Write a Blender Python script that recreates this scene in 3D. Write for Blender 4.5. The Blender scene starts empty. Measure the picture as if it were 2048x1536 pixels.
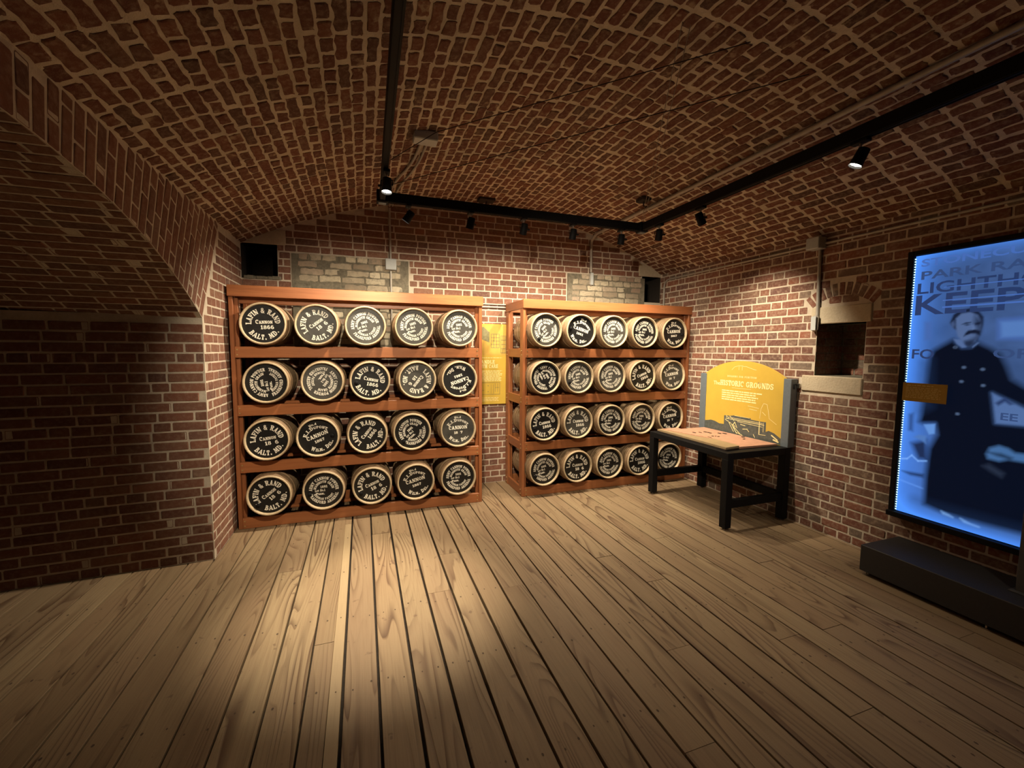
import bpy, math, random
import numpy as np
from mathutils import Vector, Matrix

random.seed(7)
RNG = np.random.default_rng(11)
SC = bpy.context.scene
COL = SC.collection
PI = math.pi

# ---------------------------------------------------------------- camera
CAM_F = 849.69                                   # focal length in pixels of the 2048 px frame
YAW, PITCH, ROLL = 0.337806, 0.0807162, -0.00616305
def cam_axes():
    cy, sy, cp, sp = math.cos(YAW), math.sin(YAW), math.cos(PITCH), math.sin(PITCH)
    f = np.array([sy * cp, cy * cp, -sp]); r = np.array([cy, -sy, 0.0]); d = np.cross(f, r)
    cr, sr = math.cos(ROLL), math.sin(ROLL)
    return cr * r + sr * d, -sr * r + cr * d, f
CR, CD, CF = cam_axes()
EYE = np.array([0.0, 0.0, 1.6])
cam_data = bpy.data.cameras.new('camera')
cam_data.sensor_width = 36.0
cam_data.lens = CAM_F / 2048 * 36.0
cam_data.clip_start = 0.02
cam = bpy.data.objects.new('camera', cam_data)
COL.objects.link(cam)
m = Matrix.Identity(4)
for i in range(3):
    m[i][0], m[i][1], m[i][2], m[i][3] = CR[i], -CD[i], -CF[i], EYE[i]
cam.matrix_world = m
SC.camera = cam

# ---------------------------------------------------------------- world, exposure
world = bpy.data.worlds.new('world')
SC.world = world
world.use_nodes = True
world.node_tree.nodes['Background'].inputs[0].default_value = (0.01, 0.008, 0.006, 1)
world.node_tree.nodes['Background'].inputs[1].default_value = 0.3
vs = SC.view_settings
vs.view_transform = 'Standard'; vs.look = 'None'; vs.gamma = 1.0; vs.use_curve_mapping = False
vs.exposure = 0.14
WARM = (1.0, 0.835, 0.615)
# lamp heads: (x, y, z of the head, aim point, watts, spot degrees, blend, visible in the photo)
TRK_Z = 2.85
LAMPS = [
    ('first black spotlight from the window-side corner box, on the cross rail', (2.478, 3.77), (2.65, 4.30, 1.2), 125, 150, 1.0),
    ('second black spotlight from the window-side corner box, on the cross rail', (1.938, 3.77), (1.95, 4.30, 1.2), 125, 150, 1.0),
    ('middle black spotlight of the five under the cross rail', (1.431, 3.77), (1.38, 4.40, 1.5), 100, 150, 1.0),
    ('fourth black spotlight from the window-side corner box, on the cross rail', (0.928, 3.77), (0.6, 4.30, 1.1), 100, 150, 1.0),
    ('black spotlight beside the glaring lamp, tilted outwards under the cross rail', (0.391, 3.77), (-0.75, 4.25, 1.0), 170, 96, 1.0),
    ('black spotlight on the side rail, close to its corner box', (2.72, 3.495), (3.2, 4.4, 1.0), 90, 90, 1.0),
    ('black spotlight on the side rail above the tactile table', (2.72, 2.961), (3.80, 3.22, 1.35), 185, 76, .9),
    ('black spotlight with bright lens shining down from the side rail', (2.72, 1.737), (1.9, 2.6, 0.0), 36, 80, 1.0),
    ('glaring spotlight facing the room at the end of the overhead rail', (0.18, 3.12), (0.06, 2.78, 0.0), 560, 42, 1.0),
]
EXTRA_LAMPS = [   # on the same rails, above and behind the camera
    ((0.155, 1.28), (0.0, 4.2, 1.15), 310, 60, .7),
    ((0.16, 1.12), (2.4, 4.25, 1.15), 270, 58, .7),
    ((2.72, 0.35), (2.6, 2.2, 0.0), 36, 90, 1.0),
    ((0.16, 0.2), (0.7, 1.2, 0.0), 12, 100, 1.0),  # unseen fill lamp, added to brighten the near floor
]

# ---------------------------------------------------------------- material helpers
class NT:
    def __init__(s, name):
        s.m = bpy.data.materials.new(name); s.m.use_nodes = True
        s.t = s.m.node_tree; s.n = s.t.nodes; s.l = s.t.links
        s.b = s.n['Principled BSDF']
    def new(s, kind, **kw):
        nd = s.n.new(kind)
        for k, v in kw.items(): setattr(nd, k, v)
        return nd
    def link(s, a, b): s.l.new(a, b)
    def pos(s): return s.new('ShaderNodeNewGeometry').outputs['Position']
    def objrand(s): return s.new('ShaderNodeObjectInfo').outputs['Random']
    def mapv(s, vec, scale=(1, 1, 1), loc=(0, 0, 0)):
        mp = s.new('ShaderNodeMapping'); mp.inputs['Scale'].default_value = scale; mp.inputs['Location'].default_value = loc
        s.link(vec, mp.inputs['Vector']); return mp.outputs[0]
    def noise(s, vec, scale, detail=3, rough=.55, dist=0):
        nd = s.new('ShaderNodeTexNoise'); nd.inputs['Scale'].default_value = scale; nd.inputs['Detail'].default_value = detail
        nd.inputs['Roughness'].default_value = rough; nd.inputs['Distortion'].default_value = dist
        s.link(vec, nd.inputs['Vector']); return nd.outputs['Fac']
    def ramp(s, fac, stops, interp='LINEAR'):
        nd = s.new('ShaderNodeValToRGB'); cr = nd.color_ramp; cr.interpolation = interp
        while len(cr.elements) < len(stops): cr.elements.new(0.5)
        for e, (p, c) in zip(cr.elements, stops):
            e.position = p; e.color = (c, c, c, 1) if not hasattr(c, '__len__') else (*c, 1)
        s.link(fac, nd.inputs[0]); return nd.outputs[0]
    def mix(s, fac, a, b, mode='MIX'):
        nd = s.new('ShaderNodeMix', data_type='RGBA', blend_type=mode)
        for sock, v in ((nd.inputs[0], fac), (nd.inputs[6], a), (nd.inputs[7], b)):
            if hasattr(v, 'is_linked'): s.link(v, sock)
            elif hasattr(v, '__len__'): sock.default_value = (*v, 1)
            else: sock.default_value = v
        return nd.outputs[2]
    def math(s, op, a, b=0.0):
        nd = s.new('ShaderNodeMath', operation=op)
        for sock, v in ((nd.inputs[0], a), (nd.inputs[1], b)):
            if hasattr(v, 'is_linked'): s.link(v, sock)
            else: sock.default_value = v
        return nd.outputs[0]
    def bump(s, h, strength=.3, dist=.005):
        nd = s.new('ShaderNodeBump'); nd.inputs['Strength'].default_value = strength; nd.inputs['Distance'].default_value = dist
        s.link(h, nd.inputs['Height']); s.link(nd.outputs[0], s.b.inputs['Normal'])
    def set(s, color=None, rough=None, metal=None, spec=None):
        for k, v in (('Base Color', color), ('Roughness', rough), ('Metallic', metal), ('Specular IOR Level', spec)):
            if v is None: continue
            if hasattr(v, 'is_linked'): s.link(v, s.b.inputs[k])
            elif hasattr(v, '__len__'): s.b.inputs[k].default_value = (*v, 1)
            else: s.b.inputs[k].default_value = v
        return s.m

def brick_mat(name, stops, smear, smear_amt=.5, bump=.55, patch=.25):
    t = NT(name); p = t.pos()
    at = t.new('ShaderNodeAttribute', attribute_name='rnd')
    r = t.math('FRACT', t.math('ADD', at.outputs['Fac'], t.objrand()))
    base = t.ramp(r, stops)
    n1 = t.noise(p, 9, 4)
    base = t.mix(t.ramp(n1, [(.3, 0.0), (.75, .45)]), base, t.mix(1.0, base, (.55, .5, .48), 'MULTIPLY'))
    n2 = t.noise(p, 38, 6, .65)
    base = t.mix(t.ramp(n2, [(.45, 0.0), (.75, smear_amt)]), base, smear)
    n5 = t.noise(p, 13, 5, .6)
    base = t.mix(t.ramp(n5, [(.60, 0.0), (.68, patch)]), base, smear)
    n3 = t.noise(p, 230, 3, .6)
    h = t.math('ADD', t.math('MULTIPLY', n2, .7), t.math('MULTIPLY', n3, .4))
    t.bump(h, bump, .006)
    return t.set(base, .86, 0, .25)

def mortar_mat(name, c0, c1, bump=.7, sc=26):
    t = NT(name); p = t.pos()
    n = t.noise(p, sc, 6, .65); n2 = t.noise(p, 3.5, 3); n3 = t.noise(p, 190, 3)
    c = t.mix(t.ramp(n, [(.3, 0.0), (.7, 1.0)]), c0, c1)
    c = t.mix(t.ramp(n2, [(.35, 0.0), (.7, .45)]), c, tuple(x * .6 for x in c0))
    t.bump(t.math('ADD', n, t.math('MULTIPLY', n3, .35)), bump, .008)
    return t.set(c, .92, 0, .2)

RED = [(0, (.16, .072, .048)), (.22, (.22, .096, .062)), (.45, (.185, .088, .06)), (.6, (.25, .125, .08)), (.75, (.135, .068, .053)), (.88, (.26, .105, .064)), (1, (.19, .118, .085))]
REDC = [(0, (.115, .04, .027)), (.25, (.165, .06, .038)), (.5, (.125, .05, .034)), (.7, (.19, .074, .043)), (.85, (.09, .046, .034)), (1, (.15, .068, .044))]
REDR = [(0, (.15, .07, .052)), (.2, (.21, .085, .057)), (.4, (.18, .10, .07)), (.6, (.25, .095, .058)), (.75, (.125, .065, .056)), (.88, (.2, .12, .085)), (1, (.17, .135, .105))]
PALE = [(0, (.42, .35, .25)), (.25, (.58, .52, .38)), (.45, (.30, .24, .17)), (.65, (.64, .57, .42)), (.82, (.31, .215, .16)), (1, (.48, .41, .29))]
M = {}
M['brick'] = brick_mat('red_brick', RED, (.36, .26, .18), .38)
M['brick_ceiling'] = brick_mat('rough_vault_brick', REDC, (.36, .27, .17), .5, .8, .75)
M['brick_right'] = brick_mat('worn_red_brick', REDR, (.42, .32, .23), .5, .55, .45)
M['brick_pale'] = brick_mat('pale_infill_brick', PALE, (.20, .19, .15), .7, .7, .7)
M['mortar'] = mortar_mat('lime_mortar', (.54, .46, .36), (.66, .58, .46))
M['mortar_ceiling'] = mortar_mat('rough_lime_mortar', (.52, .43, .32), (.66, .57, .44), 1.0, 20)
M['mortar_grey'] = mortar_mat('grey_mortar', (.12, .108, .08), (.26, .23, .17))
M['stone'] = mortar_mat('sandstone', (.50, .42, .30), (.60, .52, .38), .5, 60)

def wood_mat(name, c0, c1, dark, axis, rough=.5, grain=26, bump=.12):
    t = NT(name); p = t.pos()
    off = t.new('ShaderNodeVectorMath', operation='MULTIPLY_ADD')
    cb = t.new('ShaderNodeCombineXYZ'); r = t.objrand()
    for i in range(3): t.link(r, cb.inputs[i])
    t.link(cb.outputs[0], off.inputs[0]); off.inputs[1].default_value = (7.3, 11.1, 5.7); t.link(p, off.inputs[2])
    sc = [1, 1, 1]; sc[axis] = .05
    v = t.mapv(off.outputs[0], tuple(sc))
    n = t.noise(v, grain, 5, .6, .3); n2 = t.noise(v, grain * 4, 3, .6)
    n3 = t.noise(off.outputs[0], 2.2, 2)
    c = t.mix(t.ramp(n, [(.3, 0.0), (.7, 1.0)]), c0, c1)
    c = t.mix(t.ramp(n2, [(.52, 0.0), (.75, .45)]), c, dark)
    c = t.mix(t.math('MULTIPLY', r, .35), c, tuple(x * .7 for x in c0))
    t.bump(n, bump, .002)
    return t.set(c, rough, 0, .4)

M['red_x'] = wood_mat('redwood_along_x', (.27, .092, .032), (.37, .14, .052), (.13, .04, .016), 0, .38)
M['red_y'] = wood_mat('redwood_along_y', (.27, .092, .032), (.37, .14, .052), (.13, .04, .016), 1, .38)
M['red_z'] = wood_mat('redwood_along_z', (.25, .085, .030), (.34, .125, .048), (.13, .04, .016), 2, .38)
M['oak'] = wood_mat('barrel_oak', (.23, .155, .088), (.34, .245, .145), (.16, .09, .045), 1, .5, 40)
M['chime'] = wood_mat('pale_chime_wood', (.44, .34, .21), (.56, .45, .29), (.25, .17, .10), 1, .5, 40)
M['hoop'] = wood_mat('split_hoop_wood', (.20, .125, .065), (.33, .22, .125), (.09, .05, .028), 0, .55, 30)

def plank_mat():
    t = NT('weathered_floor_board'); p = t.pos(); r = t.objrand()
    off = t.new('ShaderNodeVectorMath', operation='MULTIPLY_ADD')
    cb = t.new('ShaderNodeCombineXYZ')
    for i in range(3): t.link(r, cb.inputs[i])
    t.link(cb.outputs[0], off.inputs[0]); off.inputs[1].default_value = (17.3, 31.1, 9.7); t.link(p, off.inputs[2])
    P = off.outputs[0]
    cont = t.noise(t.mapv(P, (5.5, .42, 1)), 1.0, 1.2, .45, .35)
    ringw = t.math('FRACT', t.math('MULTIPLY', cont, 17.0))
    fine = t.noise(t.mapv(P, (1, .03, 1)), 120, 4, .6)
    big = t.noise(t.mapv(P, (1, .35, 1)), 3.2, 3)
    spots = t.noise(P, 17, 3, .5)
    mask = t.ramp(t.noise(t.mapv(P, (1.6, .22, 1)), 4.0, 2), [(.42, 0.0), (.62, 1.0)])
    base = t.ramp(r, [(0, (.23, .163, .092)), (.3, (.29, .207, .118)), (.55, (.25, .178, .106)), (.8, (.31, .23, .132)), (1, (.2, .14, .083))])
    grain = t.math('MULTIPLY', t.ramp(ringw, [(.0, 1.0), (.3, .35), (.5, 0.0), (.93, .0), (1.0, 1.0)]), t.math('ADD', t.math('MULTIPLY', mask, .82), .12))
    c = t.mix(grain, base, (.085, .046, .025))
    c = t.mix(t.ramp(fine, [(.45, 0.0), (.8, .5)]), c, (.17, .105, .06))
    c = t.mix(t.ramp(big, [(.4, 0.0), (.75, .4)]), c, (.22, .135, .08))
    c = t.mix(t.ramp(spots, [(.68, 0.0), (.74, .6)]), c, (.12, .07, .045))
    h = t.math('SUBTRACT', t.math('MULTIPLY', fine, .5), t.math('MULTIPLY', grain, 1.2))
    t.bump(h, .5, .003)
    return t.set(c, .62, 0, .3)
M['plank'] = plank_mat()

def plain(name, c, rough=.5, metal=0, var=.25, scale=30, spec=.4, bump=0):
    t = NT(name); n = t.noise(t.pos(), scale, 4)
    col = t.mix(t.ramp(n, [(.3, 0.0), (.75, 1.0)]), c, tuple(x * (1 - var) for x in c))
    if bump: t.bump(n, bump, .002)
    return t.set(col, rough, metal, spec)
M['black_head'] = plain('black_painted_barrel_head', (.013, .0125, .012), .42, 0, .45, 14, .32, .15)
M['grey_head'] = plain('grey_barrel_head', (.058, .055, .047), .5, 0, .5, 11, .4, .15)  # lighter grey head colour for the barrels listed below
M['white_paint'] = plain('stencil_white_paint', (.80, .77, .66), .6, 0, .15, 90)
M['faded_paint'] = plain('worn_stencil_paint', (.42, .40, .33), .6, 0, .4, 90)
M['black_metal'] = plain('black_powder_coat', (.008, .0077, .008), .6, 0, .2, 60, .12)
M['grey_metal'] = plain('blue_grey_painted_steel', (.13, .155, .175), .45, 0, .15, 60)
M['post_grey'] = plain('dull_grey_steel', (.075, .072, .068), .5, 0, .2, 50)
M['plinth'] = plain('charcoal_plinth', (.032, .030, .030), .55, 0, .2, 50)
M['steel'] = plain('bright_steel', (.55, .52, .47), .3, 1.0, .1)
M['conduit'] = plain('galvanised_conduit', (.40, .37, .32), .45, .25, .2, 20)
M['box_grey'] = plain('pale_grey_box', (.46, .49, .49), .5, 0, .08, 40)
M['iron'] = plain('rusty_iron', (.035, .022, .016), .8, 0, .4, 40)
M['brass'] = plain('brass_bolt', (.55, .42, .2), .35, .8, .1)
M['nail'] = plain('rusty_nail_stain', (.10, .065, .04), .8, 0, .3, 60)
M['pale_strip'] = wood_mat('pale_filler_strip', (.335, .245, .14), (.38, .285, .165), (.25, .18, .105), 1, .6, 30)
M['dark'] = plain('dark_void', (.012, .009, .007), .95, 0, .3, 20)
M['gap'] = plain('dark_joist', (.03, .022, .016), .95, 0, .5, 60)
M['yellow'] = plain('mustard_printed_panel', (.55, .375, .06), .38, 0, .10, 6)
M['yellow_light'] = plain('pale_yellow_print', (.86, .74, .36), .45, 0, .05)
M['yellow_mid'] = plain('ochre_print', (.52, .33, .07), .42, 0, .1)
M['print_grey'] = plain('slate_print', (.10, .115, .105), .45, 0, .45, 35)
M['print_mid'] = plain('olive_print', (.22, .2, .10), .45, 0, .4, 45)
M['gold'] = plain('dark_gold_label', (.36, .20, .02), .5, 0, .1)
M['gold_text'] = plain('gold_label_print', (.62, .44, .14), .5, 0, .1)
M['tan_board'] = plain('tan_model_board', (.33, .24, .13), .55, 0, .2, 25)
M['pink_board'] = plain('pink_relief_map', (.50, .27, .18), .55, 0, .25, 18, .4, .2)
M['dark_edge'] = plain('dark_board_edge', (.03, .022, .017), .5, 0, .3)
M['wire'] = plain('dull_wire', (.15, .12, .09), .5, .3, .1)

def emit(name, color, strength):
    t = NT(name); t.set((.02, .02, .02), .4)
    t.b.inputs['Emission Color'].default_value = (*color, 1); t.b.inputs['Emission Strength'].default_value = strength
    return t.m
M['lens_on'] = emit('lit_lamp_lens', (1, .93, .78), 30)
M['lens_dim'] = emit('lit_lamp_lens_side', (1, .85, .6), 6)
M['led'] = emit('cold_led', (.55, .9, 1.0), 1.6)

# ---------------------------------------------------------------- mesh helpers
class MB:
    def __init__(s): s.v = []; s.f = []; s.sm = []
    def add(s, vs_, fs, smooth=False):
        o = len(s.v); s.v += [tuple(v) for v in vs_]; s.f += [tuple(i + o for i in f) for f in fs]; s.sm += [smooth] * len(fs)
        return s
    def box(s, x0, x1, y0, y1, z0, z1, bev=0.0):
        if bev <= 0:
            v = [(x, y, z) for z in (z0, z1) for y in (y0, y1) for x in (x0, x1)]
            return s.add(v, [(0, 2, 3, 1), (4, 5, 7, 6), (0, 1, 5, 4), (2, 6, 7, 3), (0, 4, 6, 2), (1, 3, 7, 5)])
        b = min(bev, (x1 - x0) * .45, (y1 - y0) * .45, (z1 - z0) * .45)
        lo, hi = (x0, y0, z0), (x1, y1, z1)
        v, idx = [], {}
        for c in range(8):
            pt = [hi[i] if c >> i & 1 else lo[i] for i in range(3)]
            for ax in range(3):
                q = [pt[i] if i == ax else pt[i] + (-b if c >> i & 1 else b) for i in range(3)]
                idx[c, ax] = len(v); v.append(q)
        f = []
        for ax in range(3):
            a, b_ = [(1, 2), (2, 0), (0, 1)][ax]
            for side in (0, 1):
                cs = [side << ax | i << a | j << b_ for i, j in ((0, 0), (1, 0), (1, 1), (0, 1))]
                if not side: cs.reverse()
                f.append(tuple(idx[c, ax] for c in cs))
        for ax in range(3):
            a, b_ = [(1, 2), (2, 0), (0, 1)][ax]
            for i in (0, 1):
                for j in (0, 1):
                    c0 = i << a | j << b_; c1 = c0 | 1 << ax
                    q = (idx[c0, a], idx[c1, a], idx[c1, b_], idx[c0, b_])
                    f.append(q if (i ^ j) else q[::-1])
        for c in range(8):
            t = (idx[c, 0], idx[c, 1], idx[c, 2])
            f.append(t if bin(c).count('1') % 2 else t[::-1])
        return s.add(v, f)
    def tube(s, pts, r, n=10, cap=True):
        pts = [Vector(p) for p in pts]; rings = []
        up = None
        for i, p in enumerate(pts):
            d = (pts[min(i + 1, len(pts) - 1)] - pts[max(i - 1, 0)]).normalized()
            if up is None: up = d.orthogonal().normalized()
            up = (up - d * up.dot(d)).normalized(); w = d.cross(up)
            rr = r[i] if hasattr(r, '__len__') else r
            rings.append([p + (up * math.cos(2 * PI * k / n) + w * math.sin(2 * PI * k / n)) * rr for k in range(n)])
        v = [q for ring in rings for q in ring]
        f = [(i * n + k, i * n + (k + 1) % n, (i + 1) * n + (k + 1) % n, (i + 1) * n + k) for i in range(len(pts) - 1) for k in range(n)]
        s.add(v, f, True)
        if cap:
            s.add(rings[0], [tuple(range(n))[::-1]]); s.add(rings[-1], [tuple(range(n))])
        return s
    def lathe_y(s, prof, n=28, smooth=True, groove=0.0):
        """prof: (y, r) pairs, axis y through the origin."""
        v = []
        for (y, r) in prof:
            for k in range(n):
                rr = r - (groove if groove and k % 2 else 0)
                a = 2 * PI * k / n
                v.append((rr * math.sin(a), y, rr * math.cos(a)))
        f = [(i * n + k, i * n + (k + 1) % n, (i + 1) * n + (k + 1) % n, (i + 1) * n + k) for i in range(len(prof) - 1) for k in range(n)]
        return s.add(v, f, smooth)
    def prism(s, poly, fn, h0, h1):
        """poly: 2-D outline; fn(a, b, h) -> point; extruded from h0 to h1 (top at h1)."""
        n = len(poly)
        s.add([fn(a, b, h0) for a, b in poly] + [fn(a, b, h1) for a, b in poly],
              [tuple(range(n))[::-1], tuple(range(n, 2 * n))] + [(i, (i + 1) % n, n + (i + 1) % n, n + i) for i in range(n)])
        return s
    def mesh(s, name, mat):
        me = bpy.data.meshes.new(name)
        me.from_pydata(s.v, [], s.f)
        me.polygons.foreach_set('use_smooth', s.sm)
        me.materials.append(mat); me.update()
        return me
    def obj(s, name, mat, parent=None, **props):
        return link(name, s.mesh(name, mat), parent, **props)

def link(name, data, parent=None, **props):
    o = bpy.data.objects.new(name, data); COL.objects.link(o)
    if parent is not None: o.parent = parent
    for k, v in props.items(): o[k] = v
    return o
def thing(name, label, cat, loc=(0, 0, 0), group=None):
    o = link(name, None); o.location = loc; o['label'] = label; o['category'] = cat; o.empty_display_size = .1
    if group: o['group'] = group
    return o
def tag(o, label, cat, group=None):
    o['label'] = label; o['category'] = cat
    if group: o['group'] = group
    return o

# ---------------------------------------------------------------- stencil slab letters (strokes on a unit height)
def _arc(cx, cy, rx, ry, a0, a1, tx, ty, n=None):
    n = n or max(3, int(abs(a1 - a0) / 24)); out = []
    for i in range(n):
        q = []
        for a, k in ((a0 + (a1 - a0) * i / n, 0), (a0 + (a1 - a0) * (i + 1) / n, 0), (a0 + (a1 - a0) * (i + 1) / n, 1), (a0 + (a1 - a0) * i / n, 1)):
            a = math.radians(a); q.append((cx + (rx - k * tx) * math.cos(a), cy + (ry - k * ty) * math.sin(a)))
        out.append(q)
    return out
def _b(x0, y0, x1, y1): return [[(x0, y0), (x1, y0), (x1, y1), (x0, y1)]]
def _p(*pts): return [list(pts)]
def _stem(x0=.1, x1=.32, y0=0, y1=1, lo=1, hi=1):
    r = _b(x0, y0, x1, y1)
    if lo: r += _b(x0 - .09, 0, x0, .1) + _b(x1, 0, x1 + .07, .1)
    if hi: r += _b(x0 - .09, .9, x0, 1) + _b(x1, .9, x1 + .07, 1)
    return r
GL = {
 'A': (.98, _p((.08, 0), (.2, 0), (.52, 1), (.40, 1)) + _p((.40, 1), (.58, 1), (.92, 0), (.67, 0)) + _b(.25, .25, .68, .37) + _b(0, 0, .3, .09) + _b(.6, 0, 1, .09)),
 'B': (.86, _stem() + _arc(.42, .75, .36, .25, -80, 80, .2, .1) + _arc(.44, .27, .4, .27, -80, 80, .21, .1) + _b(.32, .9, .44, 1) + _b(.32, .46, .46, .56) + _b(.32, 0, .46, .1)),
 'C': (.86, _arc(.46, .5, .46, .5, 52, 172, .22, .12) + _arc(.46, .5, .46, .5, 188, 308, .22, .12) + _b(.7, .64, .8, .96)),
 'D': (.92, _stem() + _arc(.38, .5, .52, .5, -78, 78, .23, .12) + _b(.32, .88, .44, 1) + _b(.32, 0, .44, .12)),
 'E': (.82, _stem() + _b(.32, .9, .76, 1) + _b(.32, .45, .6, .55) + _b(.32, 0, .8, .1) + _b(.67, .72, .77, .9) + _b(.7, .1, .8, .29) + _b(.54, .36, .62, .64)),
 'F': (.78, _stem() + _b(.32, .9, .76, 1) + _b(.32, .45, .6, .55) + _b(.67, .7, .77, .9) + _b(.54, .36, .62, .64)),
 'G': (.92, _arc(.46, .5, .46, .5, 50, 172, .22, .12) + _arc(.46, .5, .46, .5, 188, 315, .22, .12) + _b(.7, .64, .8, .95) + _b(.62, .1, .84, .46) + _b(.52, .38, .94, .48)),
 'H': (.98, _stem() + _stem(.66, .88) + _b(.32, .45, .66, .56)),
 'I': (.42, _stem()),
 'K': (.96, _stem() + _p((.32, .40), (.40, .34), (.8, 1), (.62, 1)) + _p((.40, .54), (.56, .66), (.95, 0), (.68, 0)) + _b(.56, .91, .9, 1) + _b(.6, 0, 1, .09)),
 'L': (.78, _stem() + _b(.32, 0, .78, .1) + _b(.67, .1, .78, .32)),
 'M': (1.14, _b(.1, 0, .22, 1) + _b(.82, 0, 1.04, 1) + _p((.1, 1), (.36, 1), (.62, .25), (.52, .04)) + _p((.52, .04), (.62, .22), (.92, 1), (.82, 1)) + _b(0, 0, .32, .09) + _b(.74, 0, 1.12, .09) + _b(0, .91, .3, 1) + _b(.84, .91, 1.12, 1)),
 'N': (.98, _b(.1, 0, .22, 1) + _b(.76, 0, .88, 1) + _p((.06, 1), (.34, 1), (.88, 0), (.66, 0)) + _b(0, 0, .32, .09) + _b(.66, .91, .98, 1)),
 'O': (.94, _arc(.47, .5, .47, .5, -80, 80, .23, .12) + _arc(.47, .5, .47, .5, 100, 260, .23, .12)),
 'P': (.82, _stem() + _arc(.42, .73, .38, .27, -80, 80, .21, .1) + _b(.32, .9, .44, 1) + _b(.32, .46, .44, .56)),
 'R': (.94, _stem() + _arc(.42, .74, .37, .26, -80, 80, .21, .1) + _b(.32, .9, .44, 1) + _b(.32, .48, .46, .58) + _p((.42, .52), (.62, .54), (.94, 0), (.68, 0)) + _b(.62, 0, 1, .09)),
 'S': (.78, _arc(.38, .74, .34, .26, 35, 270, .18, .11) + _arc(.38, .27, .38, .27, -150, 90, .19, .11) + _b(.6, .68, .7, .95) + _b(.02, .05, .12, .32)),
 'T': (.82, _stem(.3, .52, hi=0) + _b(0, .89, .82, 1) + _b(0, .66, .1, .89) + _b(.72, .66, .82, .89)),
 'U': (.92, _b(.1, .34, .32, 1) + _b(.7, .34, .82, 1) + _arc(.46, .36, .36, .36, 180, 360, .2, .12) + _b(0, .91, .4, 1) + _b(.62, .91, .92, 1)),
 'V': (.94, _p((.06, 1), (.32, 1), (.6, 0), (.44, 0)) + _p((.44, 0), (.56, .1), (.92, 1), (.8, 1)) + _b(0, .91, .4, 1) + _b(.7, .91, 1, 1)),
 'W': (1.3, _p((.05, 1), (.28, 1), (.48, 0), (.34, 0)) + _p((.34, 0), (.46, .1), (.7, 1), (.6, 1)) + _p((.56, 1), (.78, 1), (.96, 0), (.82, 0)) + _p((.82, 0), (.94, .1), (1.26, 1), (1.14, 1)) + _b(0, .91, .36, 1) + _b(1.04, .91, 1.32, 1)),
 'X': (.9, _p((.05, 1), (.3, 1), (.85, 0), (.6, 0)) + _p((.05, 0), (.2, 0), (.85, 1), (.7, 1))),
 'Y': (.92, _b(.35, 0, .57, .46) + _p((.04, 1), (.3, 1), (.57, .44), (.38, .4)) + _p((.46, .44), (.57, .44), (.9, 1), (.76, 1)) + _b(0, .91, .38, 1) + _b(.66, .91, .98, 1) + _b(.26, 0, .66, .09)),
 '&': (1.0, _arc(.42, .76, .26, .24, 0, 360, .12, .09) + _arc(.38, .28, .38, .28, 75, 325, .18, .1) + _p((.2, .7), (.42, .72), (1.0, 0), (.72, 0)) + _p((.66, .2), (.76, .14), (.92, .46), (.8, .46))),
 '1': (.6, _b(.2, 0, .43, 1) + _p((.02, .76), (.2, .8), (.2, 1), (.14, .94)) + _b(.06, 0, .58, .1)),
 '4': (.86, _b(.46, 0, .66, 1) + _p((.0, .24), (.14, .24), (.5, .9), (.46, 1)) + _b(0, .22, .84, .34)),
 '6': (.84, _arc(.44, .5, .44, .5, 55, 172, .22, .12) + _arc(.44, .5, .44, .5, 188, 270, .22, .12) + _arc(.44, .31, .4, .31, -90, 95, .2, .11) + _b(.28, .5, .44, .62)),
 '7': (.76, _b(0, .87, .76, 1) + _p((.56, .87), (.76, .87), (.42, 0), (.2, 0)) + _b(0, .66, .1, .87)),
 '8': (.82, _arc(.41, .75, .34, .25, -75, 75, .18, .1) + _arc(.41, .75, .34, .25, 105, 255, .18, .1) + _arc(.41, .28, .41, .28, -78, 78, .2, .11) + _arc(.41, .28, .41, .28, 102, 258, .2, .11)),
 '.': (.34, _b(.06, 0, .28, .2)),
 ' ': (.5, []),
}
def swell(q, d):
    n = len(q); a2 = sum(q[i][0] * q[(i + 1) % n][1] - q[(i + 1) % n][0] * q[i][1] for i in range(n)); sg = 1 if a2 > 0 else -1
    out = []
    for i in range(n):
        p, c, r = q[i - 1], q[i], q[(i + 1) % n]
        e0 = (c[0] - p[0], c[1] - p[1]); e1 = (r[0] - c[0], r[1] - c[1])
        l0, l1 = math.hypot(*e0) or 1, math.hypot(*e1) or 1
        n0 = (e0[1] / l0 * sg, -e0[0] / l0 * sg); n1 = (e1[1] / l1 * sg, -e1[0] / l1 * sg)
        k = max(.35, 1 + n0[0] * n1[0] + n0[1] * n1[1])
        out.append((c[0] + (n0[0] + n1[0]) * d / k, c[1] + (n0[1] + n1[1]) * d / k))
    return out
def lay(text, track=.13, bold=.028):
    """polygons (unit height, lower case = small capitals) and total advance"""
    x, out = 0.0, []
    for ch in text:
        k = .74 if ch.islower() else 1.0
        w, polys = GL[ch.upper()]
        out += [[(x + px * k, py * k) for px, py in (swell(q, bold / k) if bold else q)] for q in polys]
        x += w * k + track
    return out, x - track
def straight(text, h, x0, y0, width=None, track=.13, center=False):
    P_, W = lay(text, track); sx = h if width is None else width / W
    if center: x0 -= W * sx / 2
    return [[(x0 + px * sx, y0 + py * h) for px, py in q] for q in P_]
def arc_top(text, h, r, a0, a1, cx=0, cy=0, track=.16):
    P_, W = lay(text, track); out = []
    for q in P_:
        o = []
        for px, py in q:
            a = math.radians(a0 + (a1 - a0) * px / W); o.append((cx + (r + py * h) * math.cos(a), cy + (r + py * h) * math.sin(a)))
        out.append(o)
    return out
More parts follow.
